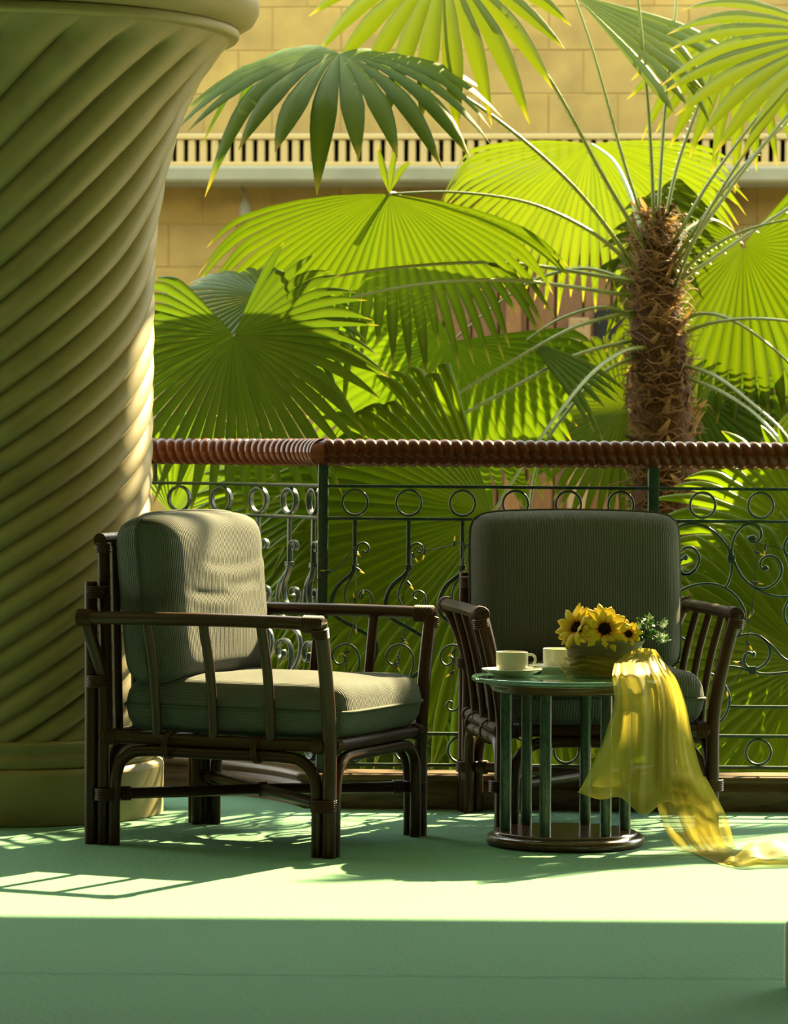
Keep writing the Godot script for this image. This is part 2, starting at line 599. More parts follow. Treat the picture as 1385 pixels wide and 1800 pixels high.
# ---------------------------------------------------------------- column
func build_column() -> void:
	var c := on_plane(20, 795, -9.9)
	c.y = 0
	var col := thing("fluted_column", "thick cream column with spiral fluting and a flared top", "column", c)
	# shaft
	var prof := [[0.20, 0.415], [0.26, 0.408], [0.5, 0.402], [0.88, 0.404], [1.2, 0.407], [1.54, 0.409], [1.70, 0.418], [1.87, 0.447], [2.03, 0.493], [2.11, 0.535], [2.197, 0.590], [2.25, 0.632]]
	var rad := func(y: float) -> float:
		for i in prof.size() - 1:
			if y <= prof[i + 1][0]:
				var a: float = prof[maxi(i - 1, 0)][1]; var b: float = prof[i][1]; var cc: float = prof[i + 1][1]; var d: float = prof[mini(i + 2, prof.size() - 1)][1]
				var t: float = (y - prof[i][0]) / (prof[i + 1][0] - prof[i][0])
				return lerpf(cubic_interpolate(b, cc, a, d, t), lerpf(b, cc, t), 0.4)
		return prof[-1][1]
	var m := MB.new()
	var n := 22
	var segs := n * 12
	var rows := 130
	var twist := 0.0
	for j in rows:
		var y := lerpf(0.20, 2.25, float(j) / (rows - 1))
		var k := 4.1
		if y > 0.9: k = lerpf(4.1, 3.4, clampf((y - 0.9) / 0.4, 0, 1))
		if y > 1.3: k = lerpf(3.4, 2.1, clampf((y - 1.3) / 0.7, 0, 1))
		if y > 2.0: k = lerpf(2.1, 1.5, clampf((y - 2.0) / 0.25, 0, 1))
		if j > 0: twist += k * 2.05 / (rows - 1)
		var r: float = rad.call(y)
		var fade := smoothstep(2.245, 2.17, y) * smoothstep(0.205, 0.25, y)
		for s in segs + 1:
			var a := TAU * s / segs
			var w := fposmod(float(s) / 12.0, 1.0)
			# a broad rounded strand, its groove nearer one side
			var h := pow(sin(PI * pow(w, 0.8)), 0.62)
			var rr := r - 0.030 * (r / 0.4) * fade * (1.0 - h) + 0.004 * fade
			# a: from front (+z) turning to the left in view, so strands climb to the right
			m.v(Vector3(-sin(a - twist) * rr, y, cos(a - twist) * rr), Vector2(float(s) / segs, y))
	m.grid(0, segs + 1, rows)
	part("shaft", m, M.plaster, col)
	m = MB.new()
	m.lathe([Vector2(0.60, 2.235), Vector2(0.645, 2.238), Vector2(0.652, 2.246), Vector2(0.652, 2.262), Vector2(0.645, 2.268), Vector2(0.645, 2.268), Vector2(0.665, 2.272), Vector2(0.692, 2.288), Vector2(0.708, 2.315), Vector2(0.71, 2.345), Vector2(0.70, 2.375), Vector2(0.675, 2.395), Vector2(0.66, 2.40), Vector2(0.66, 2.40), Vector2(0.66, 2.46), Vector2(0.66, 2.46), Vector2(0.74, 2.47), Vector2(0.74, 3.01)], 96)
	part("capital", m, M.plaster, col)
	m = MB.new()
	m.lathe([Vector2(0.40, 0.235), Vector2(0.424, 0.232), Vector2(0.430, 0.222), Vector2(0.424, 0.212), Vector2(0.424, 0.212), Vector2(0.424, 0.198), Vector2(0.424, 0.198), Vector2(0.432, 0.190), Vector2(0.436, 0.176), Vector2(0.432, 0.164), Vector2(0.426, 0.158)], 96)
	part("base_moulding", m, M.plaster, col)
	m = MB.new()
	m.lathe([Vector2(0.40, 0.160), Vector2(0.434, 0.158), Vector2(0.444, 0.150), Vector2(0.447, 0.140), Vector2(0.447, 0.140), Vector2(0.447, 0.004), Vector2(0.444, 0.0)], 96)
	part("drum_base", m, M.plaster, col)

# ---------------------------------------------------------------- railing
func rail_uv(px: float, py: float) -> Vector2:    # place in the railing's plane
	var p := on_plane(px, py, RAIL_Z)
	return Vector2(p.x - corner.x, p.y)

func build_railing() -> void:
	var rl := thing("railing", "green wrought iron railing with a twisted brown wooden handrail", "railing")
	var arc := 1.15
	# handrails like rope: the straight one to the right and the bent one round the bay
	for which in 2:
		var m := MB.new()
		var length := 2.6 if which == 0 else arc
		var n := int(length / 0.0031)
		var cols := 20
		var R := 0.0415
		for i in n + 1:
			var s := length * i / n
			var t := bay(0.02 - s) if which == 0 else bay(maxf(s - 0.012, 0.00001))
			for k in cols + 1:
				var a := TAU * k / cols
				var w := fposmod((s / 0.0315 + (a / TAU) * 2.0 * (1.0 if which == 0 else -1.0)), 1.0)
				var h := sqrt(maxf(0.0, 1.0 - pow(absf(w * 2.0 - 1.0), 2.2)))
				var rr := R * (0.76 + 0.24 * h)
				m.v(t.origin + Vector3.UP * (1.048 + sin(a) * rr) + t.basis.z * cos(a) * rr, Vector2(float(k) / cols, s))
		m.grid(0, cols + 1, n + 1)
		for e in 2:      # closed ends
			var i0 := 0 if e == 0 else n * (cols + 1)
			var t2 := bay(0.0 if e == 0 else (-length if which == 0 else length))
			var hub := m.v(t2.origin + Vector3.UP * 1.048)
			for k in cols + 1: m.v(m.V[i0 + k])
			for k in cols:
				if (e == 0) == (which == 0): m.tri(hub, hub + 2 + k, hub + 1 + k)
				else: m.tri(hub, hub + 1 + k, hub + 2 + k)
		part("handrail", m, M.handrail, rl)
	# posts of hammered bar
	var post := func(p: Vector3, w: float, y0: float, y1: float) -> void:
		var m := MB.new()
		var rows := 60
		for j in rows:
			var y := lerpf(y0, y1, float(j) / (rows - 1))
			for k in 9:
				var a := TAU * k / 8.0 + PI / 8
				var q := w * 0.5 * (1.0 + rnd(-0.07, 0.07)) if k < 8 else 0.0
				var cx := signf(cos(a)) * pow(absf(cos(a)), 0.35)
				var cz := signf(sin(a)) * pow(absf(sin(a)), 0.35)
				if k == 8: m.v(m.V[m.V.size() - 8], Vector2(1, y))
				else: m.v(p + Vector3(cx * q, y, cz * q), Vector2(k / 8.0, y))
		m.grid(0, 9, rows)
		part("post", m, M.iron, rl)
	post.call(corner, 0.032, 0.08, 1.02)
	post.call(corner + Vector3(rail_uv(1147, 1000).x, 0, 0), 0.033, 0.08, 1.02)
	post.call(bay(0.80).origin, 0.014, 0.945, 1.015)
	post.call(bay(1.13).origin, 0.032, 0.08, 1.02)
	# bars
	for y in [0.949, 0.853, 0.217, 0.124]:
		var m := MB.new()
		m.box(corner + Vector3(1.3, y, 0), Vector3(2.6, 0.0095, 0.022), 0.002)
		part("rail_bar", m, M.iron, rl)
		m = MB.new()
		var rows := 40
		for i in rows + 1:
			var t := bay(maxf(arc * i / rows, 0.0001))
			for k in 5:
				var a := TAU * k / 4.0 + PI / 4
				m.v(t.origin + Vector3.UP * (y + sin(a) * 0.0067) + t.basis.z * cos(a) * 0.0155, Vector2(k / 4.0, i * 0.03))
		m.grid(0, 5, rows + 1)
		part("rail_bar", m, M.iron, rl)
	# rings: one mesh shared
	var ring := MB.new()
	var circ := []
	for k in 28: circ.append(Vector2(cos(TAU * k / 28.0), sin(TAU * k / 28.0)) * 0.0375)
	ring.iron(circ, 0.0075, 0.02, true)
	var ring_mesh := ring.mesh()
	# balusters: shared meshes, drawn round the ring's axis with y up
	var X0 := 624.0
	var P := func(list: Array) -> Array:
		var o := []
		for q in list:
			var g := rail_uv(q[0], q[1])
			o.append(Vector2(g.x - rail_uv(X0, q[1]).x, g.y))
		return o
	var stem := MB.new()
	var stem_path: Array = P.call([[624, 912], [624, 940], [624, 970], [624, 994], [619, 1008], [606, 1019], [595, 1030], [587, 1046], [584, 1064], [590, 1081], [606, 1093], [624, 1102], [642, 1113], [658, 1122], [664, 1138], [661, 1156], [653, 1172], [642, 1183], [629, 1194], [624, 1208], [624, 1232], [624, 1262], [624, 1290]])
	stem.iron(smooth(stem_path, 4), 0.0125, 0.0125)
	var stem_mesh := stem.mesh()
	var scroll_paths := [
		[[627, 996], [627, 978], [627, 966], [630, 958], [638, 954], [646, 957], [649, 964], [646, 970], [641, 970], [639, 966]],
		[[626, 1000], [619, 1016], [611, 1028], [607, 1044], [611, 1059], [621, 1070], [635, 1076], [648, 1070], [655, 1056], [652, 1043], [642, 1038], [634, 1042], [633, 1049], [638, 1053]],
		[[622, 1202], [629, 1186], [634, 1166], [632, 1148], [622, 1136], [609, 1132], [595, 1137], [587, 1149], [589, 1161], [598, 1168], [607, 1164], [609, 1156], [605, 1152]],
		[[621, 1206], [621, 1224], [621, 1236], [618, 1244], [610, 1248], [602, 1245], [599, 1238], [602, 1232], [607, 1232], [609, 1236]],
	]
	var scroll_meshes := []
	for sp in scroll_paths:
		var m := MB.new()
		m.iron(smooth(P.call(sp), 5), 0.0062, 0.018)
		scroll_meshes.append(m.mesh())
	var collar := MB.new()
	for k in 2: collar.box(Vector3(0.001, -0.004 + 0.008 * k, 0), Vector3(0.021, 0.006, 0.023), 0.0015)
	collar.box(Vector3(0.001, 0, 0), Vector3(0.018, 0.012, 0.020), 0.0015)
	var collar_mesh := collar.mesh()
	var place := func(t: Transform3D, with_baluster: bool) -> void:
		for y in [0.901, 0.1705]:
			var r := part("ring", ring_mesh, M.iron, rl)
			r.transform = Transform3D(t.basis, t.origin + Vector3.UP * y)
		if with_baluster:
			var b := sub("baluster", rl, t.origin, t.basis)
			part("stem", stem_mesh, M.iron, b)
			for q in [996, 1206]: part("collar", collar_mesh, M.iron, b).position.y = rail_uv(624, q).y
			for sm in scroll_meshes: part("scroll", sm, M.iron, b)
	for px in [624, 718.5, 813, 906, 999, 1091]:
		place.call(Transform3D(Basis(), corner + Vector3(rail_uv(px, 880).x, 0, 0)), true)
	for px in [1235, 1337, 1440]:
		place.call(Transform3D(Basis(), corner + Vector3(rail_uv(px, 880).x, 0, 0)), false)
	for s in [0.085, 0.243, 0.40, 0.557, 0.715, 0.872, 1.03]:
		place.call(bay(s), true)
	# the panel of large scrolls beyond the second post
	var big := [
		[[1222, 1001], [1211, 1009], [1200, 1008], [1194, 998], [1196, 986], [1204, 979]],
		[[1199, 966], [1207, 962], [1217, 963], [1226, 972], [1229, 985], [1222, 1001], [1211, 1009], [1196, 1008], [1182, 996], [1174, 976], [1178, 950], [1190, 930], [1206, 922], [1226, 922], [1246, 929], [1266, 945], [1279, 964], [1285, 986], [1285, 1006], [1280, 1024], [1274, 1032]],
		[[1325, 945], [1320, 943], [1316, 947], [1322, 953], [1332, 951], [1338, 942], [1335, 929], [1324, 922], [1309, 923], [1296, 935], [1288, 952], [1286, 972], [1292, 991], [1303, 1012], [1320, 1029], [1338, 1035], [1355, 1031], [1369, 1017], [1374, 999], [1366, 982], [1351, 977], [1339, 983], [1336, 995], [1343, 1002], [1350, 999]],
		[[1326, 1033], [1344, 1043], [1363, 1048], [1385, 1049], [1410, 1047], [1440, 1040]],
		[[1160, 1075], [1180, 1050], [1201, 1036], [1220, 1029], [1243, 1026], [1266, 1030], [1288, 1043], [1303, 1062], [1309, 1080], [1306, 1100], [1297, 1118]],
		[[1282, 1128], [1297, 1119], [1317, 1115], [1336, 1119], [1350, 1133], [1353, 1149], [1347, 1164], [1334, 1174], [1319, 1176], [1309, 1167], [1308, 1154], [1317, 1147], [1326, 1152]],
		[[1336, 1119], [1356, 1135], [1372, 1153], [1388, 1163], [1415, 1168]],
		[[1262, 1172], [1280, 1172], [1300, 1174], [1320, 1180], [1345, 1185], [1385, 1182], [1420, 1176]],
		[[1240, 1180], [1262, 1192], [1276, 1208], [1282, 1228], [1279, 1247], [1270, 1264], [1255, 1275]],
		[[1196, 1120], [1206, 1128], [1211, 1142], [1207, 1156], [1197, 1163], [1184, 1160]],
		[[1386, 942], [1379, 956], [1379, 968], [1387, 980], [1402, 984], [1416, 976]],
		[[1390, 1052], [1380, 1066], [1378, 1082], [1384, 1098], [1400, 1106], [1416, 1100]],
	]
	for sp in big:
		var o := []
		for q in sp: o.append(rail_uv(q[0], q[1]))
		var m := MB.new()
		m.iron(smooth(o, 6), 0.0085, 0.02)
		part("scroll", m, M.iron, rl).position = corner
	for q in [[1324, 945], [1346, 999], [1205, 980], [1324, 1150]]:
		var g := rail_uv(q[0], q[1])
		var m := MB.new()
		m.lathe([Vector2(0, -0.009), Vector2(0.006, -0.007), Vector2(0.009, 0), Vector2(0.006, 0.007), Vector2(0, 0.009)], 12)
		part("scroll_knob", m, M.iron, rl).position = corner + Vector3(g.x, g.y, 0)
	for q in [[1285, 982], [1322, 1178]]:
		var g := rail_uv(q[0], q[1])
		var m := MB.new()
		for k in 3: m.box(Vector3(0, -0.008 + 0.008 * k, 0), Vector3(0.024, 0.006, 0.026), 0.0015)
		m.box(Vector3.ZERO, Vector3(0.021, 0.020, 0.023), 0.0015)
		var o := part("collar", m, M.iron, rl)
		o.position = corner + Vector3(g.x, g.y, 0)
		if q[0] == 1322: o.rotation.z = PI / 2
	var lb := MB.new()
	var ga := rail_uv(1283, 1242); var gb := rail_uv(1500, 1243)
	lb.box(corner + Vector3((ga.x + gb.x) / 2, ga.y, 0), Vector3(gb.x - ga.x, 0.008, 0.02), 0.002)
	part("rail_bar", lb, M.iron, rl)
	build_fairy_lights()

func build_fairy_lights() -> void:
	var bulb := MB.new()
	bulb.lathe([Vector2(0, 0.027), Vector2(0.0010, 0.024), Vector2(0.0023, 0.019), Vector2(0.0026, 0.012), Vector2(0.0024, 0.010)], 8)
	var bulb_mesh := bulb.mesh()
	var sock := MB.new()
	sock.lathe([Vector2(0.0022, -0.008), Vector2(0.0036, -0.006), Vector2(0.0042, 0.010), Vector2(0.0042, 0.010), Vector2(0, 0.0105)], 8)
	var sock_mesh := sock.mesh()
	var strings := [
		["string of small clear fairy lights wound through the middle balusters", [
			[[505, 1070], [530, 1036], [560, 1018], [589, 1001], [606, 984], [620, 967], [628, 962], [626, 985], [625, 1010], [625, 1040], [624, 1064], [622, 1095], [618, 1110], [613, 1130], [609, 1150], [609, 1175], [611, 1200]],
			[[700, 1165], [702, 1145], [708, 1125], [712, 1105], [714, 1090], [708, 1050], [712, 1035], [718, 1015], [724, 1000], [726, 975], [733, 962], [744, 966], [760, 966], [780, 962], [800, 957], [812, 954], [814, 975], [810, 1005], [808, 1030], [806, 1058]],
			[[812, 1110], [800, 1130], [798, 1160], [796, 1190], [800, 1220]]],
			[[624, 968, 20, 20], [578, 1004, -22, -2], [628, 1000, 22, 14], [624, 1056, -3, -12], [637, 1048, 2, -10], [610, 1146, -24, 10], [707, 1123, 16, 14], [696, 1168, 10, 16], [718, 1025, 14, 18], [726, 976, 18, 26], [747, 970, -6, 22], [798, 956, 2, -20], [795, 1182, -18, 12], [798, 1145, -8, 6], [624, 1100, 2, 10]]],
		["string of small clear fairy lights hanging at the big scrolls", [
			[[1324, 950], [1336, 955], [1345, 958], [1360, 961], [1376, 966], [1395, 972]],
			[[1330, 953], [1329, 975], [1327, 1000], [1327, 1025], [1324, 1050], [1321, 1075], [1318, 1095], [1314, 1118], [1312, 1145], [1309, 1170], [1297, 1186], [1282, 1204], [1274, 1222]]],
			[[1345, 962, -3, 20], [1330, 971, 20, 8], [1327, 1024, 24, 4], [1322, 1076, -4, 6], [1314, 1130, 14, 22], [1303, 1166, -22, -6], [1276, 1210, 6, 26], [1200, 1150, -12, -6]]],
	]
	for st in strings:
		var n := thing("string_lights", st[0], "string lights", Vector3.ZERO, 0.0, "fairy lights on the railing")
		for w in st[1]:
			var pts := []
			for q in w: pts.append(on_plane(q[0], q[1], RAIL_Z + 0.016))
			var m := MB.new()
			var sp := smooth(pts, 6)
			var wob := []
			for i in sp.size(): wob.append(sp[i] + Vector3(sin(i * 2.1), 0, cos(i * 2.1)) * 0.0012)
			m.tube(wob, 0.0016, 5)
			part("wire", m, M.wire, n)
		for b in st[2]:
			var a := on_plane(b[0], b[1], RAIL_Z + 0.018)
			var d := Vector3(b[2], -b[3], rnd(2, 8)).normalized()
			var x := d.cross(Vector3.BACK).normalized()
			var node := sub("light", n, a, Basis(x, d, x.cross(d)))
			part("socket", sock_mesh, M.wire, node)
			part("bulb", bulb_mesh, M.bulb, node)

# ---------------------------------------------------------------- far side of the atrium
func build_far_side() -> void:
	var turn := deg_to_rad(-5.0)
	var wz := -16.0
	var far := thing("wall_far", "ochre painted block wall across the atrium", "", Vector3(0, 0, wz), turn, "", "structure")
	var b := MB.new()
	# place in the wall's own plane
	var W := func(px: float, py: float) -> Vector2:
		var d := cam_basis * Vector3((px - 692.5) / F, -(py - 900.0) / F, -1.0)
		var n := far.transform.basis.z
		var t := (far.position - cam_pos).dot(n) / d.dot(n)
		var q := far.transform.affine_inverse() * (cam_pos + d * t)
		return Vector2(q.x, q.y)
	# the wall's core leaves a slot for the duct
	var gy0: float = W.call(692, 301).y; var gy1: float = W.call(692, 238).y
	for q in [[-2.5, gy0 + 0.004], [gy1 - 0.004, 3.36]]:
		b = MB.new()
		b.box(Vector3(0, (q[0] + q[1]) / 2.0, -0.25), Vector3(9.0, q[1] - q[0], 0.5), 0.002)
		part("wall_core", b, M.mortar, far)
	var course := 0.203
	var length := 0.324
	var bm := MB.new()
	bm.box(Vector3.ZERO, Vector3(length - 0.003, course - 0.003, 0.05), 0.003)
	var block_mesh := bm.mesh()
	var y_ref: float = W.call(692, 89).y       # a joint seen near the top
	var x_ref: float = W.call(965, 60).x
	for r in range(-11, 3):
		var y := y_ref + (r + 0.5) * course
		if y < 0.3: continue
		for c in range(-9, 9):
			var x := x_ref + (c + 0.5 + (0.5 if r % 2 != 0 else 0.0)) * length
			var tone: Material = M.blocks[rng.randi() % 4]
			var z := rnd(-0.0225, -0.0195)
			var yb := y - course / 2.0
			var yt := y + course / 2.0
			if yb >= gy1 or yt <= gy0:
				part("block", block_mesh, tone, far).position = Vector3(x, y, z)
				continue
			for q in [[gy1, yt], [yb, gy0]]:      # cut blocks above and below the grille
				if q[1] - q[0] > 0.015:
					bm = MB.new()
					bm.box(Vector3(x, (q[0] + q[1]) / 2.0, z), Vector3(length - 0.003, q[1] - q[0] - 0.003, 0.05), 0.003)
					part("block", bm, tone, far)
	# grille: frame bars, slats, dark duct
	var g1: Vector2 = W.call(250, 240); var g2: Vector2 = W.call(1440, 290)
	var sl0: float = W.call(692, 287).y; var sl1: float = W.call(692, 248).y
	var gr := thing("ventilation_grille", "long cream ventilation grille with dark slots on the far wall", "grille", far.transform * Vector3((g1.x + g2.x) / 2, (gy0 + gy1) / 2, 0), turn)
	var cy := (gy0 + gy1) / 2
	var gw := g2.x - g1.x
	b = MB.new()
	b.box(Vector3(0, 0, -0.47), Vector3(gw, gy1 - gy0 + 0.02, 0.02), 0.001)
	for sd in [-1.0, 1.0]:
		b.box(Vector3(0, sd * (gy1 - gy0) / 2.0, -0.22), Vector3(gw, 0.012, 0.5), 0.001)
		b.box(Vector3(sd * gw / 2.0, 0, -0.22), Vector3(0.012, gy1 - gy0 + 0.02, 0.5), 0.001)
	part("duct", b, M.steel_duct, gr)
	for k in 2:
		b = MB.new()
		var ya := sl1 if k == 0 else gy0
		var yb := gy1 if k == 0 else sl0
		b.box(Vector3(0, (ya + yb) / 2 - cy, 0.05), Vector3(gw, yb - ya, 0.06), 0.005)
		part("frame", b, M.grille, gr)
	var pitch := 0.0545
	b = MB.new()
	b.box(Vector3.ZERO, Vector3(0.034, sl1 - sl0 + 0.01, 0.05), 0.006)
	var slat_mesh := b.mesh()
	for k in int(gw / pitch):
		var o := part("slat", slat_mesh, M.grille, gr)
		o.position = Vector3(-gw / 2 + (k + 0.5) * pitch, (sl0 + sl1) / 2 - cy, 0.046)
	# concrete ledge under the grille
	var ly0: float = W.call(692, 338).y; var ly1: float = W.call(692, 303).y
	b = MB.new()
	b.box(Vector3(0.3, (ly0 + ly1) / 2 + 0.012, 0.16), Vector3(8.4, ly1 - ly0 - 0.02, 0.36), 0.012)
	var lg := thing("trim_2", "grey green concrete ledge running along the far wall", "", far.position, turn, "", "structure")
	part("ledge", b, M.concrete, lg)
	# small lamp fitting hanging under the ledge
	var lp: Vector2 = W.call(437, 372)
	var lamp := thing("wall_lamp", "small pale unlit lamp hanging under the grey ledge", "lamp", far.transform * Vector3(lp.x, lp.y, 0.12), turn)
	b = MB.new()
	b.lathe([Vector2(0, -0.055), Vector2(0.022, -0.045), Vector2(0.031, -0.02), Vector2(0.026, 0.02), Vector2(0.015, 0.045), Vector2(0.012, 0.05)], 16)
	part("shade", b, M.concrete, lamp)
	b = MB.new()
	b.tube(smooth([Vector3(0, 0.045, 0), Vector3(-0.006, 0.075, 0), Vector3(-0.02, 0.10, -0.02), Vector3(-0.02, 0.13, -0.02)], 4), 0.007, 6)
	part("bracket", b, M.concrete, lamp)

	# wide wooden portal with an arched head
	var cx: float = W.call(1075, 600).x
	var top: float = W.call(1075, 452).y
	var half := 1.30
	var rise := 0.62
	var arch := func(x: float, grow: float) -> float:
		var q := clampf(x / (half + grow), -1.0, 1.0)
		return top - rise + (rise + grow) * sqrt(maxf(0.0, 1.0 - q * q))
	var door := thing("door_1", "wide brown wooden portal with an arched head on the far wall", "", far.transform * Vector3(cx, -2.5, 0), turn, "", "structure")
	var pw := 0.13
	var np := int(2 * half / pw)
	for k in np:
		var x0 := -half + k * pw
		b = MB.new()
		var yt: float = minf(arch.call(x0 + 0.004, 0.0), arch.call(x0 + pw - 0.004, 0.0)) + 0.02
		b.box(Vector3(x0 + pw / 2, (yt + 2.5) / 2, 0.06), Vector3(pw - 0.008, yt + 2.5, 0.05), 0.006)
		part("plank", b, M.planks[rng.randi() % 2], door)
	b = MB.new()
	var rows := 48
	for j in rows + 1:
		var a := PI * j / rows
		for q in [[0.0, 0.03], [0.0, 0.15], [0.02, 0.16], [0.10, 0.16], [0.12, 0.15], [0.12, 0.03]]:
			b.v(Vector3(-cos(a) * (half + q[0]), top - rise + 2.5 + sin(a) * (rise + q[0]), q[1]), Vector2(j * 0.08, q[0]))
	b.grid(0, 6, rows + 1)
	part("archivolt", b, M.planks[2], door)
	for q in [[1020, 0.10, -0.4], [1255, 0.09, -0.4], [905, 0.07, -0.5]]:
		var p2: Vector2 = W.call(q[0], 600)
		b = MB.new()
		var yt2: float = arch.call(p2.x - cx, 0.0) - 0.05
		if q[0] == 1020: yt2 = W.call(1020, 560).y
		b.box(Vector3(p2.x - cx, (yt2 + 2.5) / 2, 0.11), Vector3(q[1], yt2 + 2.5, 0.06), 0.008)
		part("stile", b, M.pale if q[0] == 1020 else M.planks[2], door)
	for q in [[1262, 620, 0.30, 0.13], [880, 700, 0.2, 0.3], [1075, 640, 0.16, 0.5]]:
		var p3: Vector2 = W.call(q[0], q[1])
		b = MB.new()
		b.box(Vector3(p3.x - cx, p3.y + 2.5, 0.088), Vector3(q[2], q[3], 0.02), 0.003)
		part("dark_pane", b, M.dark, door)
	# pale pilaster far left
	var pp: Vector2 = W.call(497, 700)
	b = MB.new()
	b.box(Vector3(0, 1.45, 0), Vector3(0.12, 2.9, 0.12), 0.01)
	b.box(Vector3(0, 2.88, 0), Vector3(0.17, 0.06, 0.17), 0.012)
	b.box(Vector3(0, 0.08, 0), Vector3(0.17, 0.16, 0.17), 0.012)
	var ps := thing("pilaster", "slim pale post standing before the far wall", "post", far.transform * Vector3(pp.x, -2.5, 0.25), turn)
	part("shaft", b, M.pale, ps)

# ---------------------------------------------------------------- armchairs
func round_outline(hw: float, hh: float, r: float, n: int) -> Array:
	var out := []
	for k in n:
		var a := TAU * (k + 0.5) / n
		var c := Vector2(cos(a), sin(a))
		var e := 11.0
		var q := pow(pow(absf(c.x), e) + pow(absf(c.y), e), -1.0 / e)
		out.append(Vector2(c.x * q * hw, c.y * q * hh))
	return out

# cushion of two domed panels joined in a piped seam: x, y across, z through it
func cushion(parent: Node, called: String, hw: float, hh: float, th: float, place: Transform3D, crease: bool, bow: float) -> void:
	var n := 112
	var rings := 34
	var outl := round_outline(hw, hh, 0.06, n)
	var node := sub(called, parent, place.origin, place.basis)
	var m := MB.new()
	for side in [1.0, -1.0]:
		var first := m.V.size()
		for j in rings:
			var t := float(j) / (rings - 1)
			var f := 1.0 - pow(t, 1.6)            # from the seam inwards
			f = 1.0 - t * t * 0.25 - t * 0.75
			for k in n + 1:
				var o: Vector2 = outl[k % n]
				var p := o * f
				var d := (1.0 - f) * minf(hw, hh)
				var e := th * 0.40
				var h := th * 0.5 * pow(1.0 - pow(1.0 - minf(d / e, 1.0), 2.6), 0.55)
				var fall := th * 0.5 - h            # how far down the side, for the weave
				h += 0.016 * (1.0 - f * f)         # crown
				# stuffing unevenness
				h += 0.003 * sin(p.x * 17.0 + 1.3 * side) * cos(p.y * 13.0 + 0.7) * minf(d / e, 1.0)
				if crease and side > 0:
					for cr in [[0.075, 0.30, 0.9], [-0.005, -0.25, 0.55], [0.02, 0.3, 0.4]]:
						var yy: float = cr[0] + 0.055 * pow((p.x - cr[1] * 0.1) / hw, 2.0)
						var on := smoothstep(cr[2], cr[2] * 0.6, absf(p.x / hw - cr[1]))
						h -= 0.0032 * on * exp(-pow((p.y - yy) / 0.014, 2.0)) - 0.002 * on * exp(-pow((p.y - yy + 0.025) / 0.018, 2.0))
				# puckers by the seam
				var pk := sin(k * 2.9) * sin(k * 1.7)
				h -= 0.0022 * pk * exp(-pow((d - 0.012) / 0.012, 2.0))
				var wx := smoothstep(-0.06, 0.06, absf(p.x / hw) - absf(p.y / hh))
				var swell := 1.0 + 0.012 * sin(minf(d / e, 1.0) * PI)
				m.v(Vector3(p.x * swell, p.y * swell - bow * (p.x / hw) * (p.x / hw) * (1.0 if p.y > 0 else 0.0), h * side), Vector2((p.x + signf(p.x) * fall * wx) / 0.030, (p.y + signf(p.y) * fall * (1.0 - wx)) / 0.030))
		for j in rings - 1:
			for k in n:
				var a := first + j * (n + 1) + k
				if side > 0: m.quad(a, a + n + 1, a + n + 2, a + 1)
				else: m.quad(a, a + 1, a + n + 2, a + n + 1)
	part("cover", m, M.cushion, node)
	m = MB.new()
	var loop := []
	for k in n + 1:
		var o: Vector2 = outl[k % n] * 1.004
		loop.append(Vector3(o.x, o.y - bow * (o.x / hw) * (o.x / hw) * (1.0 if o.y > 0 else 0.0), 0))
	m.tube(loop, 0.0045, 6, false)
	part("piping", m, M.piping, node)

func binding(parent: Node, p: Vector3, dir: Vector3, r: float, turns: int) -> void:
	var m := MB.new()
	var prof := []
	var w := 0.0055
	var L := turns * w
	prof.append(Vector2(r * 0.95, -L / 2))
	for k in turns:
		for q in 5:
			prof.append(Vector2(r + 0.0035 * sin(PI * (q + 0.3) / 4.6), -L / 2 + w * (k + q / 5.0)))
	prof.append(Vector2(r * 0.95, L / 2))
	m.lathe(prof, 14)
	var o := part("binding", m, M.binding, parent)
	var y := dir.normalized()
	var x := y.cross(Vector3.BACK if absf(y.z) < 0.9 else Vector3.RIGHT).normalized()
	o.transform = Transform3D(Basis(x, y, x.cross(y)), p)

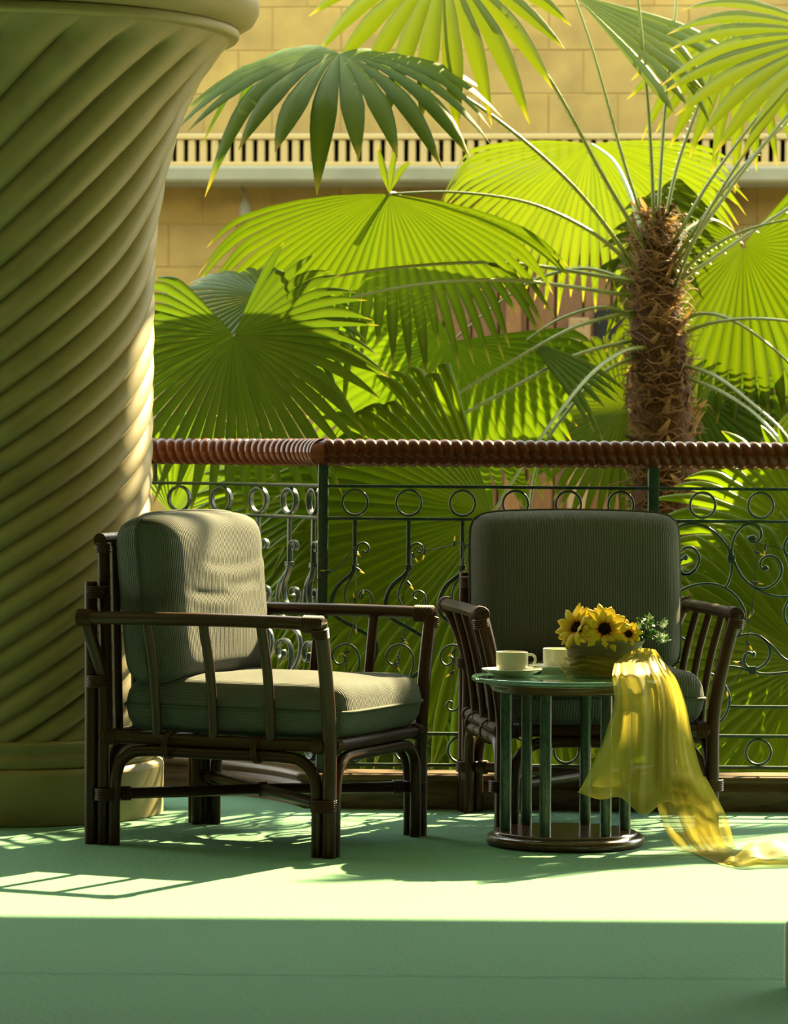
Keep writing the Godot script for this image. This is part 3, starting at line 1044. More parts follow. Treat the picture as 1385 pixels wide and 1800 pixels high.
func armchair(label: String, centre: Vector3, turn: float, crease: bool, Z: float) -> Node3D:
	var t := thing("rattan_armchair", label, "armchair", centre, turn, "rattan armchairs at the railing")
	var R := 0.0165
	var X := 0.295
	var XA := X + 0.062            # the arms lean out
	var rail := 0.288
	var arm := 0.606
	var pole := func(called: String, pts: Array, r := R, flat := 1.0) -> void:
		var m := MB.new()
		m.tube(pts, r, 12, true, Color.WHITE, flat)
		part(called, m, M.rattan, t)
	for s in [-1.0, 1.0]:
		# front leg: post running up into the leaning arm support
		pole.call("front_post", smooth([Vector3(s * X, 0, Z), Vector3(s * X, 0.15, Z), Vector3(s * X, 0.30, Z), Vector3(s * (X + 0.012), 0.40, Z), Vector3(s * (X + 0.036), 0.51, Z), Vector3(s * XA, arm + 0.004, Z)], 6), R * 1.12)
		# rear: straight outer stub, inner back post, arm support that bends out
		pole.call("rear_leg", [Vector3(s * (X + 0.004), 0, -Z - 0.028), Vector3(s * (X + 0.004), 0.35, -Z - 0.030), Vector3(s * (X + 0.004), 0.70, -Z - 0.034)], R * 1.05)
		pole.call("back_post", smooth([Vector3(s * (X - 0.03), 0.27, -Z), Vector3(s * (X - 0.03), 0.5, -Z - 0.006), Vector3(s * (X - 0.03), 0.82, -Z - 0.016)], 4), R)
		pole.call("arm_support", smooth([Vector3(s * X, 0, -Z + 0.006), Vector3(s * X, 0.25, -Z + 0.006), Vector3(s * X, 0.42, -Z + 0.004), Vector3(s * (X + 0.014), 0.49, -Z - 0.004), Vector3(s * (X + 0.04), 0.56, -Z - 0.016), Vector3(s * XA, arm, -Z - 0.02)], 6), R)
		# arched pole under each side rail
		pole.call("side_arch", smooth([Vector3(s * X, 0, Z - 0.034), Vector3(s * X, 0.13, Z - 0.034), Vector3(s * X, 0.205, Z - 0.042), Vector3(s * X, 0.243, Z - 0.075), Vector3(s * X, 0.256, Z - 0.13), Vector3(s * X, 0.256, 0), Vector3(s * X, 0.256, -Z + 0.14), Vector3(s * X, 0.243, -Z + 0.082), Vector3(s * X, 0.205, -Z + 0.05), Vector3(s * X, 0.13, -Z + 0.040), Vector3(s * X, 0, -Z + 0.040)], 5), R * 0.95)
		pole.call("side_rail", [Vector3(s * X, rail, -Z), Vector3(s * X, rail, 0), Vector3(s * X, rail, Z)])
		# armrest
		pole.call("armrest", smooth([Vector3(s * XA, arm, -Z - 0.034), Vector3(s * XA, arm + 0.002, -Z + 0.1), Vector3(s * XA, arm + 0.004, 0), Vector3(s * XA, arm + 0.003, Z - 0.1), Vector3(s * XA, arm, Z + 0.012)], 4), R * 1.25, 0.85)
		for k in 3:
			var z := lerpf(-Z, Z, (k + 1) / 4.0)
			pole.call("slat", smooth([Vector3(s * (X + 0.002), rail + 0.005, z), Vector3(s * (X + 0.010), 0.38, z), Vector3(s * (X + 0.030), 0.49, z), Vector3(s * XA, arm, z - 0.004)], 5), R * 0.85, 0.75)
		# bindings
		binding(t, Vector3(s * X, 0.135, Z - 0.016), Vector3.UP, 0.032, 6)
		binding(t, Vector3(s * X, 0.135, -Z + 0.018), Vector3.UP, 0.032, 6)
		binding(t, Vector3(s * X, 0.435, -Z - 0.012), Vector3.UP, 0.030, 6)
		binding(t, Vector3(s * (X - 0.012), 0.672, -Z - 0.024), Vector3.UP, 0.033, 6)
		binding(t, Vector3(s * XA, arm, -Z - 0.016), Vector3.BACK, 0.0205, 8)
		binding(t, Vector3(s * XA, arm, Z - 0.02), Vector3.BACK, 0.0205, 10)
		binding(t, Vector3(s * XA, arm - 0.022, Z + 0.0), Vector3(s * 0.22, 1, 0), 0.0205, 5)
		binding(t, Vector3(s * (X - 0.03), 0.79, -Z - 0.015), Vector3.UP, 0.0185, 5)
		binding(t, Vector3(s * X, rail, -Z + 0.03), Vector3.BACK, 0.0185, 6)
		binding(t, Vector3(s * X, rail, Z - 0.03), Vector3.BACK, 0.0185, 6)
		for z in [-0.13, 0.13]:
			binding(t, Vector3(s * X, 0.272, z), Vector3.BACK, 0.0335, 3)
	# front and rear frames
	for e in [1.0, -1.0]:
		var z: float = Z * e
		pole.call("front_rail" if e > 0 else "rear_rail", [Vector3(-X, rail, z), Vector3(0, rail, z), Vector3(X, rail, z)])
		pole.call("front_arch" if e > 0 else "rear_arch", smooth([Vector3(-X + 0.034, 0, z), Vector3(-X + 0.034, 0.13, z), Vector3(-X + 0.042, 0.205, z), Vector3(-X + 0.075, 0.243, z), Vector3(-X + 0.13, 0.256, z), Vector3(0, 0.256, z), Vector3(X - 0.13, 0.256, z), Vector3(X - 0.075, 0.243, z), Vector3(X - 0.042, 0.205, z), Vector3(X - 0.034, 0.13, z), Vector3(X - 0.034, 0, z)], 5), R * 0.95)
		for x in [-X + 0.03, X - 0.03]:
			binding(t, Vector3(x, rail, z), Vector3.RIGHT, 0.0185, 6)
	pole.call("top_rail", [Vector3(-X + 0.012, 0.81, -Z - 0.016), Vector3(0, 0.812, -Z - 0.016), Vector3(X - 0.012, 0.81, -Z - 0.016)], R * 1.15)
	for k in 5:
		var x := lerpf(-0.2, 0.2, k / 4.0)
		pole.call("back_slat", [Vector3(x, rail, -Z), Vector3(x, 0.55, -Z - 0.008), Vector3(x, 0.80, -Z - 0.016)], R * 0.75)
	# crossed stretchers
	var q := Vector2(X - 0.02, Z - 0.03)
	pole.call("stretcher", [Vector3(-q.x, 0.135, -q.y), Vector3(0, 0.137, 0), Vector3(q.x, 0.135, q.y)], R * 0.92)
	pole.call("stretcher", [Vector3(-q.x, 0.135, q.y), Vector3(-0.03, 0.137, 0.03), Vector3(0.03, 0.137, -0.03), Vector3(q.x, 0.135, -q.y)], R * 0.92)
	for sx in [-1.0, 1.0]:
		for sz in [-1.0, 1.0]:
			binding(t, Vector3(sx * (q.x - 0.02), 0.135, sz * (q.y - 0.022)), Vector3(sx * q.x, 0, sz * q.y), 0.0165, 5)
	binding(t, Vector3(0, 0.137, 0), Vector3(q.x, 0, q.y), 0.018, 4)
	# loose cushions
	var lay := Basis(Vector3.RIGHT, Vector3.FORWARD, Vector3.UP)     # cushion's z up, its y to the rear
	cushion(t, "seat_cushion", 0.284, Z - 0.005, 0.135, Transform3D(lay, Vector3(0, 0.374, 0.035 if crease else 0.012)), false, 0.0)
	var lean := Basis(Vector3.RIGHT, deg_to_rad(-6.0))
	cushion(t, "back_cushion", 0.308, 0.232, 0.18, Transform3D(lean, Vector3(0, 0.655, -Z + 0.123)), crease, 0.010)
	return t

func build_furniture() -> void:
	var a := on_level(572, 1502); var b := on_level(165, 1486); var c := on_level(738, 1470); var d := on_level(357, 1449)
	var centre := (a + b + c + d) / 4.0
	var fw := ((a + c) - (b + d)).normalized()
	armchair("rattan armchair beside the column, sun on its back cushion", centre + Vector3(0.006, 0, 0), deg_to_rad(66.0), true, 0.335)
	var e := on_level(880, 1462); var f := on_level(818, 1420)
	var fw2 := (e - f).normalized()
	var turn2 := atan2(fw2.x, fw2.z)
	var right := Vector3(cos(turn2), 0, -sin(turn2))
	armchair("rattan armchair behind the glass table, its back to the railing", (e + f) / 2.0 + right * 0.295 + Vector3(0, 0, 0.10), turn2, false, 0.315)

# ---------------------------------------------------------------- table and what stands on it
var table_at := Vector3.ZERO
const TOP := 0.452

func build_table_things() -> void:
	table_at = on_level(993, 1484)
	var t := thing("side_table", "round side table with a glass top on green marbled posts", "table", table_at)
	var m := MB.new()
	m.lathe([Vector2(0, TOP), Vector2(0.2525, TOP), Vector2(0.255, TOP - 0.0025), Vector2(0.255, TOP - 0.0095), Vector2(0.2525, TOP - 0.012), Vector2(0, TOP - 0.012)], 96)
	part("glass_top", m, M.glass, t, "clear glass top with a green edge")
	m = MB.new()
	m.lathe([Vector2(0.150, TOP - 0.0125), Vector2(0.214, TOP - 0.0125), Vector2(0.217, TOP - 0.016), Vector2(0.214, TOP - 0.021), Vector2(0.206, TOP - 0.024), Vector2(0.206, TOP - 0.024), Vector2(0.202, TOP - 0.034), Vector2(0.196, TOP - 0.040), Vector2(0.15, TOP - 0.040), Vector2(0.15, TOP - 0.040), Vector2(0.15, TOP - 0.0125)], 80)
	part("apron", m, M.table_wood, t)
	m = MB.new()
	m.lathe([Vector2(0.0, 0.038), Vector2(0.188, 0.038), Vector2(0.192, 0.036), Vector2(0.193, 0.030), Vector2(0.193, 0.030), Vector2(0.200, 0.029), Vector2(0.208, 0.026), Vector2(0.212, 0.020), Vector2(0.212, 0.008), Vector2(0.207, 0.002), Vector2(0.2, 0.0), Vector2(0, 0.0)], 80)
	part("base", m, M.table_wood, t)
	for k in 6:
		var a := deg_to_rad(8.0 + 60.0 * k)
		m = MB.new()
		var p := Vector3(cos(a) * 0.163, 0, -sin(a) * 0.163)
		m.lathe([Vector2(0, 0.037), Vector2(0.0155, 0.037), Vector2(0.0155, TOP - 0.039), Vector2(0, TOP - 0.039)], 16)
		var o := part("post", m, M.marble, t)
		o.position = p
	# cups and saucers
	cup_and_saucer(Vector3(-0.147, 0, 0.02), 0.12, "white coffee cup on a saucer at the table's near left", "white saucer under the nearer coffee cup")
	cup_and_saucer(Vector3(-0.014, 0, -0.155), 0.3, "white coffee cup half hidden behind the flower bowl", "white saucer under the half hidden coffee cup")
	var sp := thing("teaspoon", "small steel teaspoon resting on the nearer saucer", "spoon", table_at + Vector3(-0.098, TOP + 0.0205, 0.045), 0.5)
	m = MB.new()
	m.tube(smooth([Vector3(-0.004, 0, 0), Vector3(0.03, 0.004, 0), Vector3(0.065, 0.007, 0)], 5), 0.0017, 6)
	part("handle", m, M.steel, sp)
	m = MB.new()
	m.lathe([Vector2(0, -0.001), Vector2(0.006, 0.0005), Vector2(0.009, 0.003)], 14, Vector3(-0.014, 0, 0), 1.4, 1.0)
	part("bowl", m, M.steel, sp)

	# oval flower bowl with thrown ridges
	var bc := table_at + Vector3(0.10, TOP, 0.0)
	var bowl := thing("flower_bowl", "oval ribbed beige clay bowl holding the sunflowers", "bowl", bc)
	var prof := [Vector2(0, 0.002), Vector2(0.078, 0.002), Vector2(0.084, 0.006)]
	for k in 21:
		var y := 0.008 + k * 0.004
		prof.append(Vector2(0.086 + 0.018 * k / 20.0 + 0.0016 * sin(k * TAU / 4.0), y))
	prof += [Vector2(0.1075, 0.093), Vector2(0.109, 0.097), Vector2(0.106, 0.0995), Vector2(0.101, 0.097), Vector2(0.098, 0.085), Vector2(0, 0.075)]
	m = MB.new()
	m.lathe(prof, 56, Vector3.ZERO, 1.0, 0.66)
	part("body", m, M.pottery, bowl)
	# sunflowers
	sunflower("large sunflower facing the camera with a dark centre", bc + Vector3(-0.002, 0.128, 0.035), Vector3(0.12, 0.35, 1.0), 0.062, 22)
	sunflower("sunflower turned to the left over the bowl's rim", bc + Vector3(-0.072, 0.130, 0.020), Vector3(-0.75, 0.45, 0.62), 0.060, 20)
	sunflower("small pale sunflower at the right of the bowl", bc + Vector3(0.062, 0.116, 0.035), Vector3(0.25, 0.2, 1.0), 0.036, 16)
	# spray of small leaves and white blossoms at the right
	var spray := thing("flower_spray", "sprig of small green leaves and white blossoms at the bowl's right", "flowers", bc + Vector3(0.085, 0.082, 0.0))
	var leaf := MB.new()
	for j in 5:
		var w: float = [0.0, 0.0045, 0.0062, 0.004, 0.0][j]
		for i in 3: leaf.v(Vector3((i - 1) * w, j * 0.0048, 0.0012 * absf(i - 1.0) * 2.0 + 0.0006 * j * j), Vector2(i, j))
	leaf.grid(0, 3, 5)
	var leaf_mesh := leaf.mesh()
	var bl := MB.new()
	for k in 5:
		var a := TAU * k / 5
		var f := bl.v(Vector3.ZERO)
		bl.v(Vector3(cos(a - 0.45) * 0.005, 0.002, sin(a - 0.45) * 0.005)); bl.v(Vector3(cos(a) * 0.0105, 0.0028, sin(a) * 0.0105)); bl.v(Vector3(cos(a + 0.45) * 0.005, 0.002, sin(a + 0.45) * 0.005))
		bl.quad(f, f + 1, f + 2, f + 3)
	var bl_mesh := bl.mesh()
	for k in 11:
		var tip := Vector3(rnd(-0.03, 0.075), rnd(0.02, 0.075), rnd(-0.03, 0.04))
		if k < 3: tip = Vector3(0.05 + 0.014 * k, 0.030 - 0.008 * k, rnd(-0.01, 0.03))
		var mid := tip * 0.5 + Vector3(0, 0.018, 0)
		m = MB.new()
		var path := smooth([Vector3(0, -0.01, 0), mid, tip], 5)
		m.tube(path, 0.0011, 5)
		var twig := part("twig", m, M.small_leaf, spray)
		for i in 9:
			var q: Vector3 = path[clampi(3 + i, 0, path.size() - 1)] + Vector3(rnd(-1, 1), rnd(-1, 1), rnd(-1, 1)) * 0.004
			var y := Vector3(rnd(-1, 1), rnd(-0.2, 1), rnd(-0.6, 1)).normalized()
			var x := y.cross(Vector3(rnd(-1, 1), rnd(-1, 1), 0.3)).normalized()
			part("leaf", leaf_mesh, M.small_leaf, twig).transform = Transform3D(Basis(x, y, x.cross(y)), q)
		for i in 5:
			var q := tip + Vector3(rnd(-1, 1), rnd(-0.6, 1), rnd(-0.4, 1)) * 0.009
			var y := Vector3(rnd(-0.6, 0.8), rnd(0, 1), rnd(0.2, 1)).normalized()
			var x := y.cross(Vector3.UP).normalized()
			part("blossom", bl_mesh, M.blossom, twig).transform = Transform3D(Basis(x, y, x.cross(y)), q)
	# green leaf at the far left under the flowers
	var lf := thing("flower_leaf", "narrow dark green leaf under the left sunflower", "leaf", bc + Vector3(-0.075, 0.100, 0.0))
	m = MB.new()
	for j in 9:
		var tt := j / 8.0
		var w := 0.011 * sin(PI * pow(tt, 0.8))
		for i in 3: m.v(Vector3(-0.055 * tt, 0.006 + 0.018 * sin(tt * 2.4) - 0.003 * absf(i - 1.0), (i - 1) * w), Vector2(i, j))
	m.grid(0, 3, 9)
	part("blade", m, M.small_leaf, lf)

func cup_and_saucer(off: Vector3, turn: float, cup_label: String, saucer_label: String) -> void:
	var p := table_at + off + Vector3(0, TOP, 0)
	var s := thing("saucer", saucer_label, "saucer", p, turn, "saucers on the glass table")
	var m := MB.new()
	m.lathe([Vector2(0, 0.003), Vector2(0.040, 0.003), Vector2(0.043, 0.0), Vector2(0.047, 0.0), Vector2(0.049, 0.004), Vector2(0.062, 0.010), Vector2(0.075, 0.0155), Vector2(0.081, 0.0185), Vector2(0.0815, 0.0205), Vector2(0.079, 0.0208), Vector2(0.070, 0.0165), Vector2(0.055, 0.0105), Vector2(0.040, 0.0075), Vector2(0.028, 0.0075), Vector2(0.0, 0.0072)], 56)
	part("dish", m, M.china, s)
	var c := thing("coffee_cup", cup_label, "cup", p + Vector3(0, 0.0076, 0), turn, "coffee cups on the glass table")
	m = MB.new()
	m.lathe([Vector2(0, 0.004), Vector2(0.022, 0.003), Vector2(0.024, 0.0), Vector2(0.027, 0.0), Vector2(0.028, 0.004), Vector2(0.037, 0.009), Vector2(0.0415, 0.017), Vector2(0.0428, 0.026), Vector2(0.0432, 0.057), Vector2(0.0422, 0.0585), Vector2(0.0408, 0.057), Vector2(0.0402, 0.026), Vector2(0.036, 0.014), Vector2(0.0, 0.010)], 48)
	part("body", m, M.china, c)
	m = MB.new()
	m.tube(smooth([Vector3(0.0405, 0.050, 0), Vector3(0.052, 0.051, 0), Vector3(0.0605, 0.046, 0), Vector3(0.063, 0.036, 0), Vector3(0.059, 0.026, 0), Vector3(0.050, 0.0205, 0), Vector3(0.0405, 0.0195, 0)], 5), 0.0036, 8, false)
	part("handle", m, M.china, c)

func sunflower(label: String, p: Vector3, face: Vector3, r: float, n: int) -> void:
	var z := face.normalized()
	var x := Vector3.UP.cross(z).normalized()
	var y := z.cross(x)
	var t := thing("sunflower", label, "flower", p, 0.0, "sunflowers in the clay bowl")
	t.basis = Basis(x, y, z)
	var shapes := []
	for q in 3:
		var m := MB.new()
		m.colored = true
		var L := r * (0.98 + 0.08 * q)
		for j in 8:
			var tt := j / 7.0
			var w := r * 0.20 * pow(sin(PI * clampf(0.10 + 0.90 * tt, 0, 1)), 0.65) * (1.0 if j < 7 else 0.0)
			var red := clampf(1.0 - tt * 2.1, 0, 1)
			var col := Color(0.62, 0.44, 0.035).lerp(Color(0.42, 0.06, 0.01), red * red * 0.85)
			for i in 5:
				var u := (i - 2) / 2.0
				m.v(Vector3(u * w, r * 0.28 + (L - r * 0.28) * tt, r * (0.10 * sin(tt * 2.6) - 0.16 * tt * tt * (q - 0.6) - 0.07 * u * u)), Vector2(i, j), col)
		m.grid(0, 5, 8)
		shapes.append(m.mesh())
	for layer in 2:
		for k in n:
			if layer == 1 and k % 2 == 1: continue
			var a := TAU * (k + 0.5 * layer) / n + rnd(-0.09, 0.09)
			var b := Basis(Vector3.BACK, a) * Basis(Vector3.RIGHT, rnd(-0.05, 0.18) + (0.28 if layer == 1 else 0.0))
			part("petal", shapes[rng.randi() % 3], M.petal, t).transform = Transform3D(b, Vector3(0, 0, 0.004 * layer))
	var m := MB.new()
	var rr := r * 0.36
	m.lathe([Vector2(rr * 0.9, -r * 0.06), Vector2(rr, r * 0.02), Vector2(rr * 0.92, r * 0.10), Vector2(rr * 0.6, r * 0.15), Vector2(rr * 0.25, r * 0.13), Vector2(0, r * 0.12)], 24)
	part("seed_head", m, M.seed, t).transform = Transform3D(Basis(Vector3.RIGHT, PI / 2), Vector3.ZERO)
	m = MB.new()
	m.colored = true
	for k in 70:
		var a := k * 2.39996
		var q := rr * sqrt((k + 20.0) / 90.0)
		var c := Vector3(cos(a) * q, sin(a) * q, r * 0.11)
		var d := Vector3(cos(a), sin(a), 1.1).normalized()
		m.tube([c, c + d * r * 0.045, c + d * r * 0.075], [r * 0.018, r * 0.014, r * 0.002], 4, false, Color(0.05, 0.018, 0.008))
	var fl := part("florets", m, M.petal, t)
	fl.set_meta("kind", "stuff")
	m = MB.new()
	m.tube(smooth([Vector3(0, 0, -0.004), Vector3(0, -0.01, -0.02), Vector3(0, -0.045, -0.03)], 4), 0.0035, 6)
	part("stem", m, M.small_leaf, t)

# ---------------------------------------------------------------- scarf
func build_scarf() -> void:
	var sc := thing("chiffon_scarf", "sheer yellow scarf wrapped round the bowl and trailing to the carpet", "scarf", table_at)
	var z0 := table_at.z
	# where a pixel lies at that distance in front of the table's centre
	var Q := func(px: float, py: float, dz: float) -> Vector3:
		return on_plane(px, py, z0 + dz) - table_at
	# 1. crumpled band round the bowl's foot
	var m := MB.new()
	var segs := 110
	var rows := 26
	for j in rows:
		var v := float(j) / (rows - 1)
		for i in segs + 1:
			var a := TAU * i / segs
			var fold := 0.0035 * sin(a * 5.0 + v * 19.0 + 2.0 * sin(a * 3.0)) + 0.0022 * sin(a * 9.0 - v * 31.0) + 0.004 * sin(v * 22.0 + 3.0 * sin(a * 2.0))
			var bulge := 0.022 * sin(PI * clampf(v, 0, 1)) + 0.006
			if v < 0.15: bulge += 0.010 * (0.15 - v) / 0.15
			var lift := 0.004 * sin(a * 4.0) * (1.0 if v > 0.5 else 0.2)
			var rx := 0.088 + bulge + fold
			var rz := 0.058 + bulge + fold
			m.v(Vector3(0.10 + cos(a) * rx, TOP + 0.002 + v * 0.054 + lift, sin(a) * rz), Vector2(i, j))
	m.grid(0, segs + 1, rows)
	part("wrap", m, M.chiffon, sc)
	# 2. the hanging drape: two sheets, gathered at the bowl and fanning out
	var left := smooth([Vector2(1080, 1166), Vector2(1076, 1190), Vector2(1080, 1232), Vector2(1070, 1270), Vector2(1056, 1310), Vector2(1036, 1352), Vector2(1014, 1394)], 10)
	var right := smooth([Vector2(1152, 1142), Vector2(1172, 1170), Vector2(1190, 1196), Vector2(1206, 1240), Vector2(1216, 1290), Vector2(1232, 1350), Vector2(1256, 1408)], 10)
	var hem := func(u: float) -> float:
		return 26.0 * sin(u * PI * 1.0) + 9.0 * sin(u * 15.0 + 0.6) - 4.0 * sin(u * 23.0)
	for layer in 2:
		m = MB.new()
		var nu := 90
		var nv := 61
		for j in nv:
			var v := float(j) / (nv - 1)
			var k := v * (left.size() - 1)
			var i0 := mini(int(k), left.size() - 2)
			var L: Vector2 = left[i0].lerp(left[i0 + 1], k - i0)
			var R: Vector2 = right[i0].lerp(right[i0 + 1], k - i0)
			for i in nu:
				var u := float(i) / (nu - 1)
				if layer == 1: u = 0.10 + u * 0.80
				var px := lerpf(L.x, R.x, u)
				var py: float = lerpf(L.y, R.y, u) + hem.call(u) * v * v * (1.0 if layer == 0 else 0.55) - (14.0 * v if layer == 1 else 0.0)
				if v < 0.12: py += -12.0 * sin(u * PI) * (1.0 - v / 0.12)
				# folds run down the cloth, narrow at the gather and wide at the hem
				var ph := u * 20.0 + 1.6 * sin(u * 7.0 + v * 2.0) + layer * 2.1
				var amp := 0.006 + 0.016 * v
				var fold := amp * (sin(ph) + 0.45 * sin(ph * 2.3 + v * 3.0 + 1.0) + 0.25 * sin(v * 9.0 + u * 11.0))
				# rides over the edge of the glass, then hangs just outside it
				var X: float = Q.call(px, py, 0.2).x
				var rim := sqrt(maxf(0.275 * 0.275 - X * X, 0.0)) if absf(X) < 0.275 else 0.0
				rim = maxf(rim, 0.085 + 0.03 * u)
				var yy: float = Q.call(px, py, 0.2).y
				var over := smoothstep(TOP + 0.075, TOP + 0.012, yy)
				var dz := lerpf(0.058 + 0.02 * u, rim + 0.014, over) + fold * (0.4 + 0.6 * over) + (0.026 if layer == 0 else 0.0) * (0.5 + v)
				if yy < TOP + 0.02: dz = maxf(dz, rim + 0.004)
				var curl := clampf((v - 0.88) / 0.12, 0.0, 1.0)
				dz -= 0.05 * curl * curl
				py -= 7.0 * curl * curl * curl
				m.v(Q.call(px, py, dz), Vector2(u, v))
		m.grid(0, nu, nv)
		part("drape", m, M.chiffon, sc)
	# 3. the tail: runs on down from the drape's right side, turns on the carpet and trails off to the right as a loose roll
	var tail := func(le: Array, ri: Array, dz0: float, dz1: float, ph: float, turn_at: float) -> void:
		var lp := smooth(le, 10)
		var rp := smooth(ri, 10)
		var mm := MB.new()
		var nu := 34
		for j in lp.size():
			var v := float(j) / (lp.size() - 1)
			var lie := smoothstep(turn_at - 0.12, turn_at + 0.12, v)
			var foot := on_level(lp[j].x, minf(lp[j].y, 1526.0)).z - z0
			var dz := lerpf(lerpf(dz0, dz1, v), foot, lie)
			for i in nu:
				var u := float(i) / (nu - 1)
				var w := Vector2(lp[j].x, lp[j].y).lerp(Vector2(rp[j].x, rp[j].y), u)
				var fold := 0.010 * sin(u * 9.0 + v * 5.0 + ph) + 0.005 * sin(u * 21.0 - v * 7.0 + ph * 2.0) + 0.004 * sin(v * 23.0 + u * 4.0)
				var back := 0.10 * u * u * lie + 0.025 * sin(u * PI) * (1.0 - lie)
				var p: Vector3 = Q.call(w.x, w.y, dz - back + fold * (0.35 + 0.65 * (1.0 - lie)) + 0.012 * lie)
				p.y = maxf(p.y + 0.004 * lie * sin(v * 40.0 + u * 6.0), 0.003)
				mm.v(p, Vector2(u, v))
		mm.grid(0, nu, lp.size())
		part("tail", mm, M.chiffon, sc)
	tail.call([Vector2(1150, 1385), Vector2(1156, 1420), Vector2(1168, 1456), Vector2(1188, 1490), Vector2(1222, 1520), Vector2(1285, 1526), Vector2(1350, 1525), Vector2(1430, 1522)], [Vector2(1240, 1365), Vector2(1262, 1405), Vector2(1279, 1440), Vector2(1288, 1472), Vector2(1296, 1492), Vector2(1325, 1482), Vector2(1365, 1480), Vector2(1430, 1486)], 0.13, 0.16, 0.0, 0.62)
	tail.call([Vector2(1180, 1370), Vector2(1186, 1410), Vector2(1198, 1450), Vector2(1212, 1482), Vector2(1240, 1512), Vector2(1290, 1522), Vector2(1330, 1518)], [Vector2(1236, 1370), Vector2(1252, 1410), Vector2(1262, 1445), Vector2(1268, 1470), Vector2(1282, 1490), Vector2(1318, 1496), Vector2(1372, 1492)], 0.16, 0.18, 1.9, 0.68)

# ---------------------------------------------------------------- palms
var frond_count := 0

# petiole: pixel points with the last one at the hub; d0, d1: distance at its root and at the hub; reach in pixels at the hub's distance; dir: the screen angle of the middle leaflet (0 right, 90 down); tilt: its lean towards the camera; nrm: the blade's upper side (right, up, towards the camera)
func frond(palm: Node3D, px: Array, d0: float, d1: float, reach: float, dir: float, tilt: float, nrm: Vector3, spread := 150.0, droop := 0.15, cup := 0.0, split := 0.55, nseg := 40, tone := 0, width0 := 0.012) -> void:
	frond_count += 1
	var r := RandomNumberGenerator.new()
	r.seed = 100 + frond_count * 17
	var pts := []
	for i in px.size():
		pts.append(at(px[i][0], px[i][1], lerpf(d0, d1, float(i) / (px.size() - 1))))
	var path := smooth(pts, 8)
	var node := sub("frond", palm)
	var org := palm.position
	var hub: Vector3 = path[-1]
	var m := MB.new()
	var rel := []
	var radii := []
	for i in path.size():
		rel.append(path[i] - org)
		radii.append(lerpf(width0, 0.0055, pow(float(i) / (path.size() - 1), 0.6)))
	m.tube(rel, radii, 8, true, Color.WHITE, 0.7)
	# thorns along the lower stalk
	for i in range(2, int(path.size() * 0.55), 1):
		for s in [-1.0, 1.0]:
			var t: Vector3 = (path[i] - path[i - 1]).normalized()
			var sd: Vector3 = t.cross(Vector3.BACK).normalized() * s
			var b: Vector3 = rel[i] + sd * radii[i] * 0.9
			m.tube([b, b + sd * 0.007 + t * 0.004], [0.0022, 0.0004], 4, false)
	part("petiole", m, M.petiole, node)
	# blade
	var R := reach / F * d1
	var A := (Vector3(cos(deg_to_rad(dir)), -sin(deg_to_rad(dir)), 0) + Vector3.BACK * tilt).normalized()
	var N := (nrm - A * nrm.dot(A)).normalized()
	var B := N.cross(A)
	m = MB.new()
	m.colored = true
	var tones := [[Color(0.026, 0.046, 0.0025), Color(0.038, 0.060, 0.004)], [Color(0.058, 0.080, 0.004), Color(0.078, 0.100, 0.005)], [Color(0.035, 0.070, 0.008), Color(0.050, 0.088, 0.010)], [Color(0.040, 0.080, 0.010), Color(0.055, 0.100, 0.012)], [Color(0.050, 0.092, 0.005), Color(0.066, 0.115, 0.007)], [Color(0.085, 0.150, 0.006), Color(0.125, 0.195, 0.008)]]
	var ca: Color = tones[tone][0]
	var cb: Color = tones[tone][1]
	var st := [0.015, 0.10, 0.22, 0.36, 0.48]
	var da := deg_to_rad(spread) * 2.0 / nseg
	var ph1 := r.randf() * TAU
	var dry := Color(0.30, 0.22, 0.05)
	for k in nseg:
		var phi := -deg_to_rad(spread) + (k + 0.5) * da
		var L := R * (0.74 + 0.26 * cos(phi * 0.62)) * r.randf_range(0.93, 1.05)
		var rs := R * split * (0.86 + 0.14 * cos(phi * 0.7)) * r.randf_range(0.92, 1.08)
		var tipd := r.randf_range(0.02, 0.14) + (0.22 if r.randf() < 0.10 else 0.0)
		var twist := r.randf_range(-0.25, 0.25)
		var col := ca.lerp(cb, r.randf())
		var first := m.V.size()
		var stations := []
		for q in st: stations.append(q / 0.55 * rs)
		for q in 6: stations.append(rs + (L - rs) * (q + 1) / 6.0)
		for j in stations.size():
			var rad: float = stations[j]
			var t := clampf((rad - rs) / (L - rs), 0, 1)
			var hw := minf(rad, rs * 1.3) * da * 0.5
			hw *= (1.0 - pow(t, 2.6)) * (1.0 if t <= 0 else 0.96)
			if j == stations.size() - 1: hw = 0.0006
			var c := col if t < 0.9 else dry
			var pleat := hw * (0.5 if tone == 5 else 0.26)
			for e in 3:
				var off := (e - 1) * hw
				var ang := phi + (off / rad if t <= 0.0 else 0.0)
				var dv := A * cos(ang) + B * sin(ang)
				var p := hub + dv * rad
				if t > 0.0:
					var side := -A * sin(phi) + B * cos(phi)
					p += (side * cos(twist * t) + N * sin(twist * t)) * off
				p += N * (pleat if e == 1 else -pleat)
				var x := rad / R
				p += N * cup * R * x * x * pow(sin(phi * 0.5), 2.0)
				p += N * 0.03 * R * x * sin(phi * 3.0 + ph1)
				p.y -= droop * R * pow(x, 2.3) + tipd * R * t * t
				m.v(p - org, Vector2(e, rad), c if e != 1 else c.lerp(Color(0.12, 0.16, 0.015), 0.35))
		m.grid(first, 3, stations.size())
	part("blade", m, M.leaf_dull if tone == 2 else M.leaf, node)

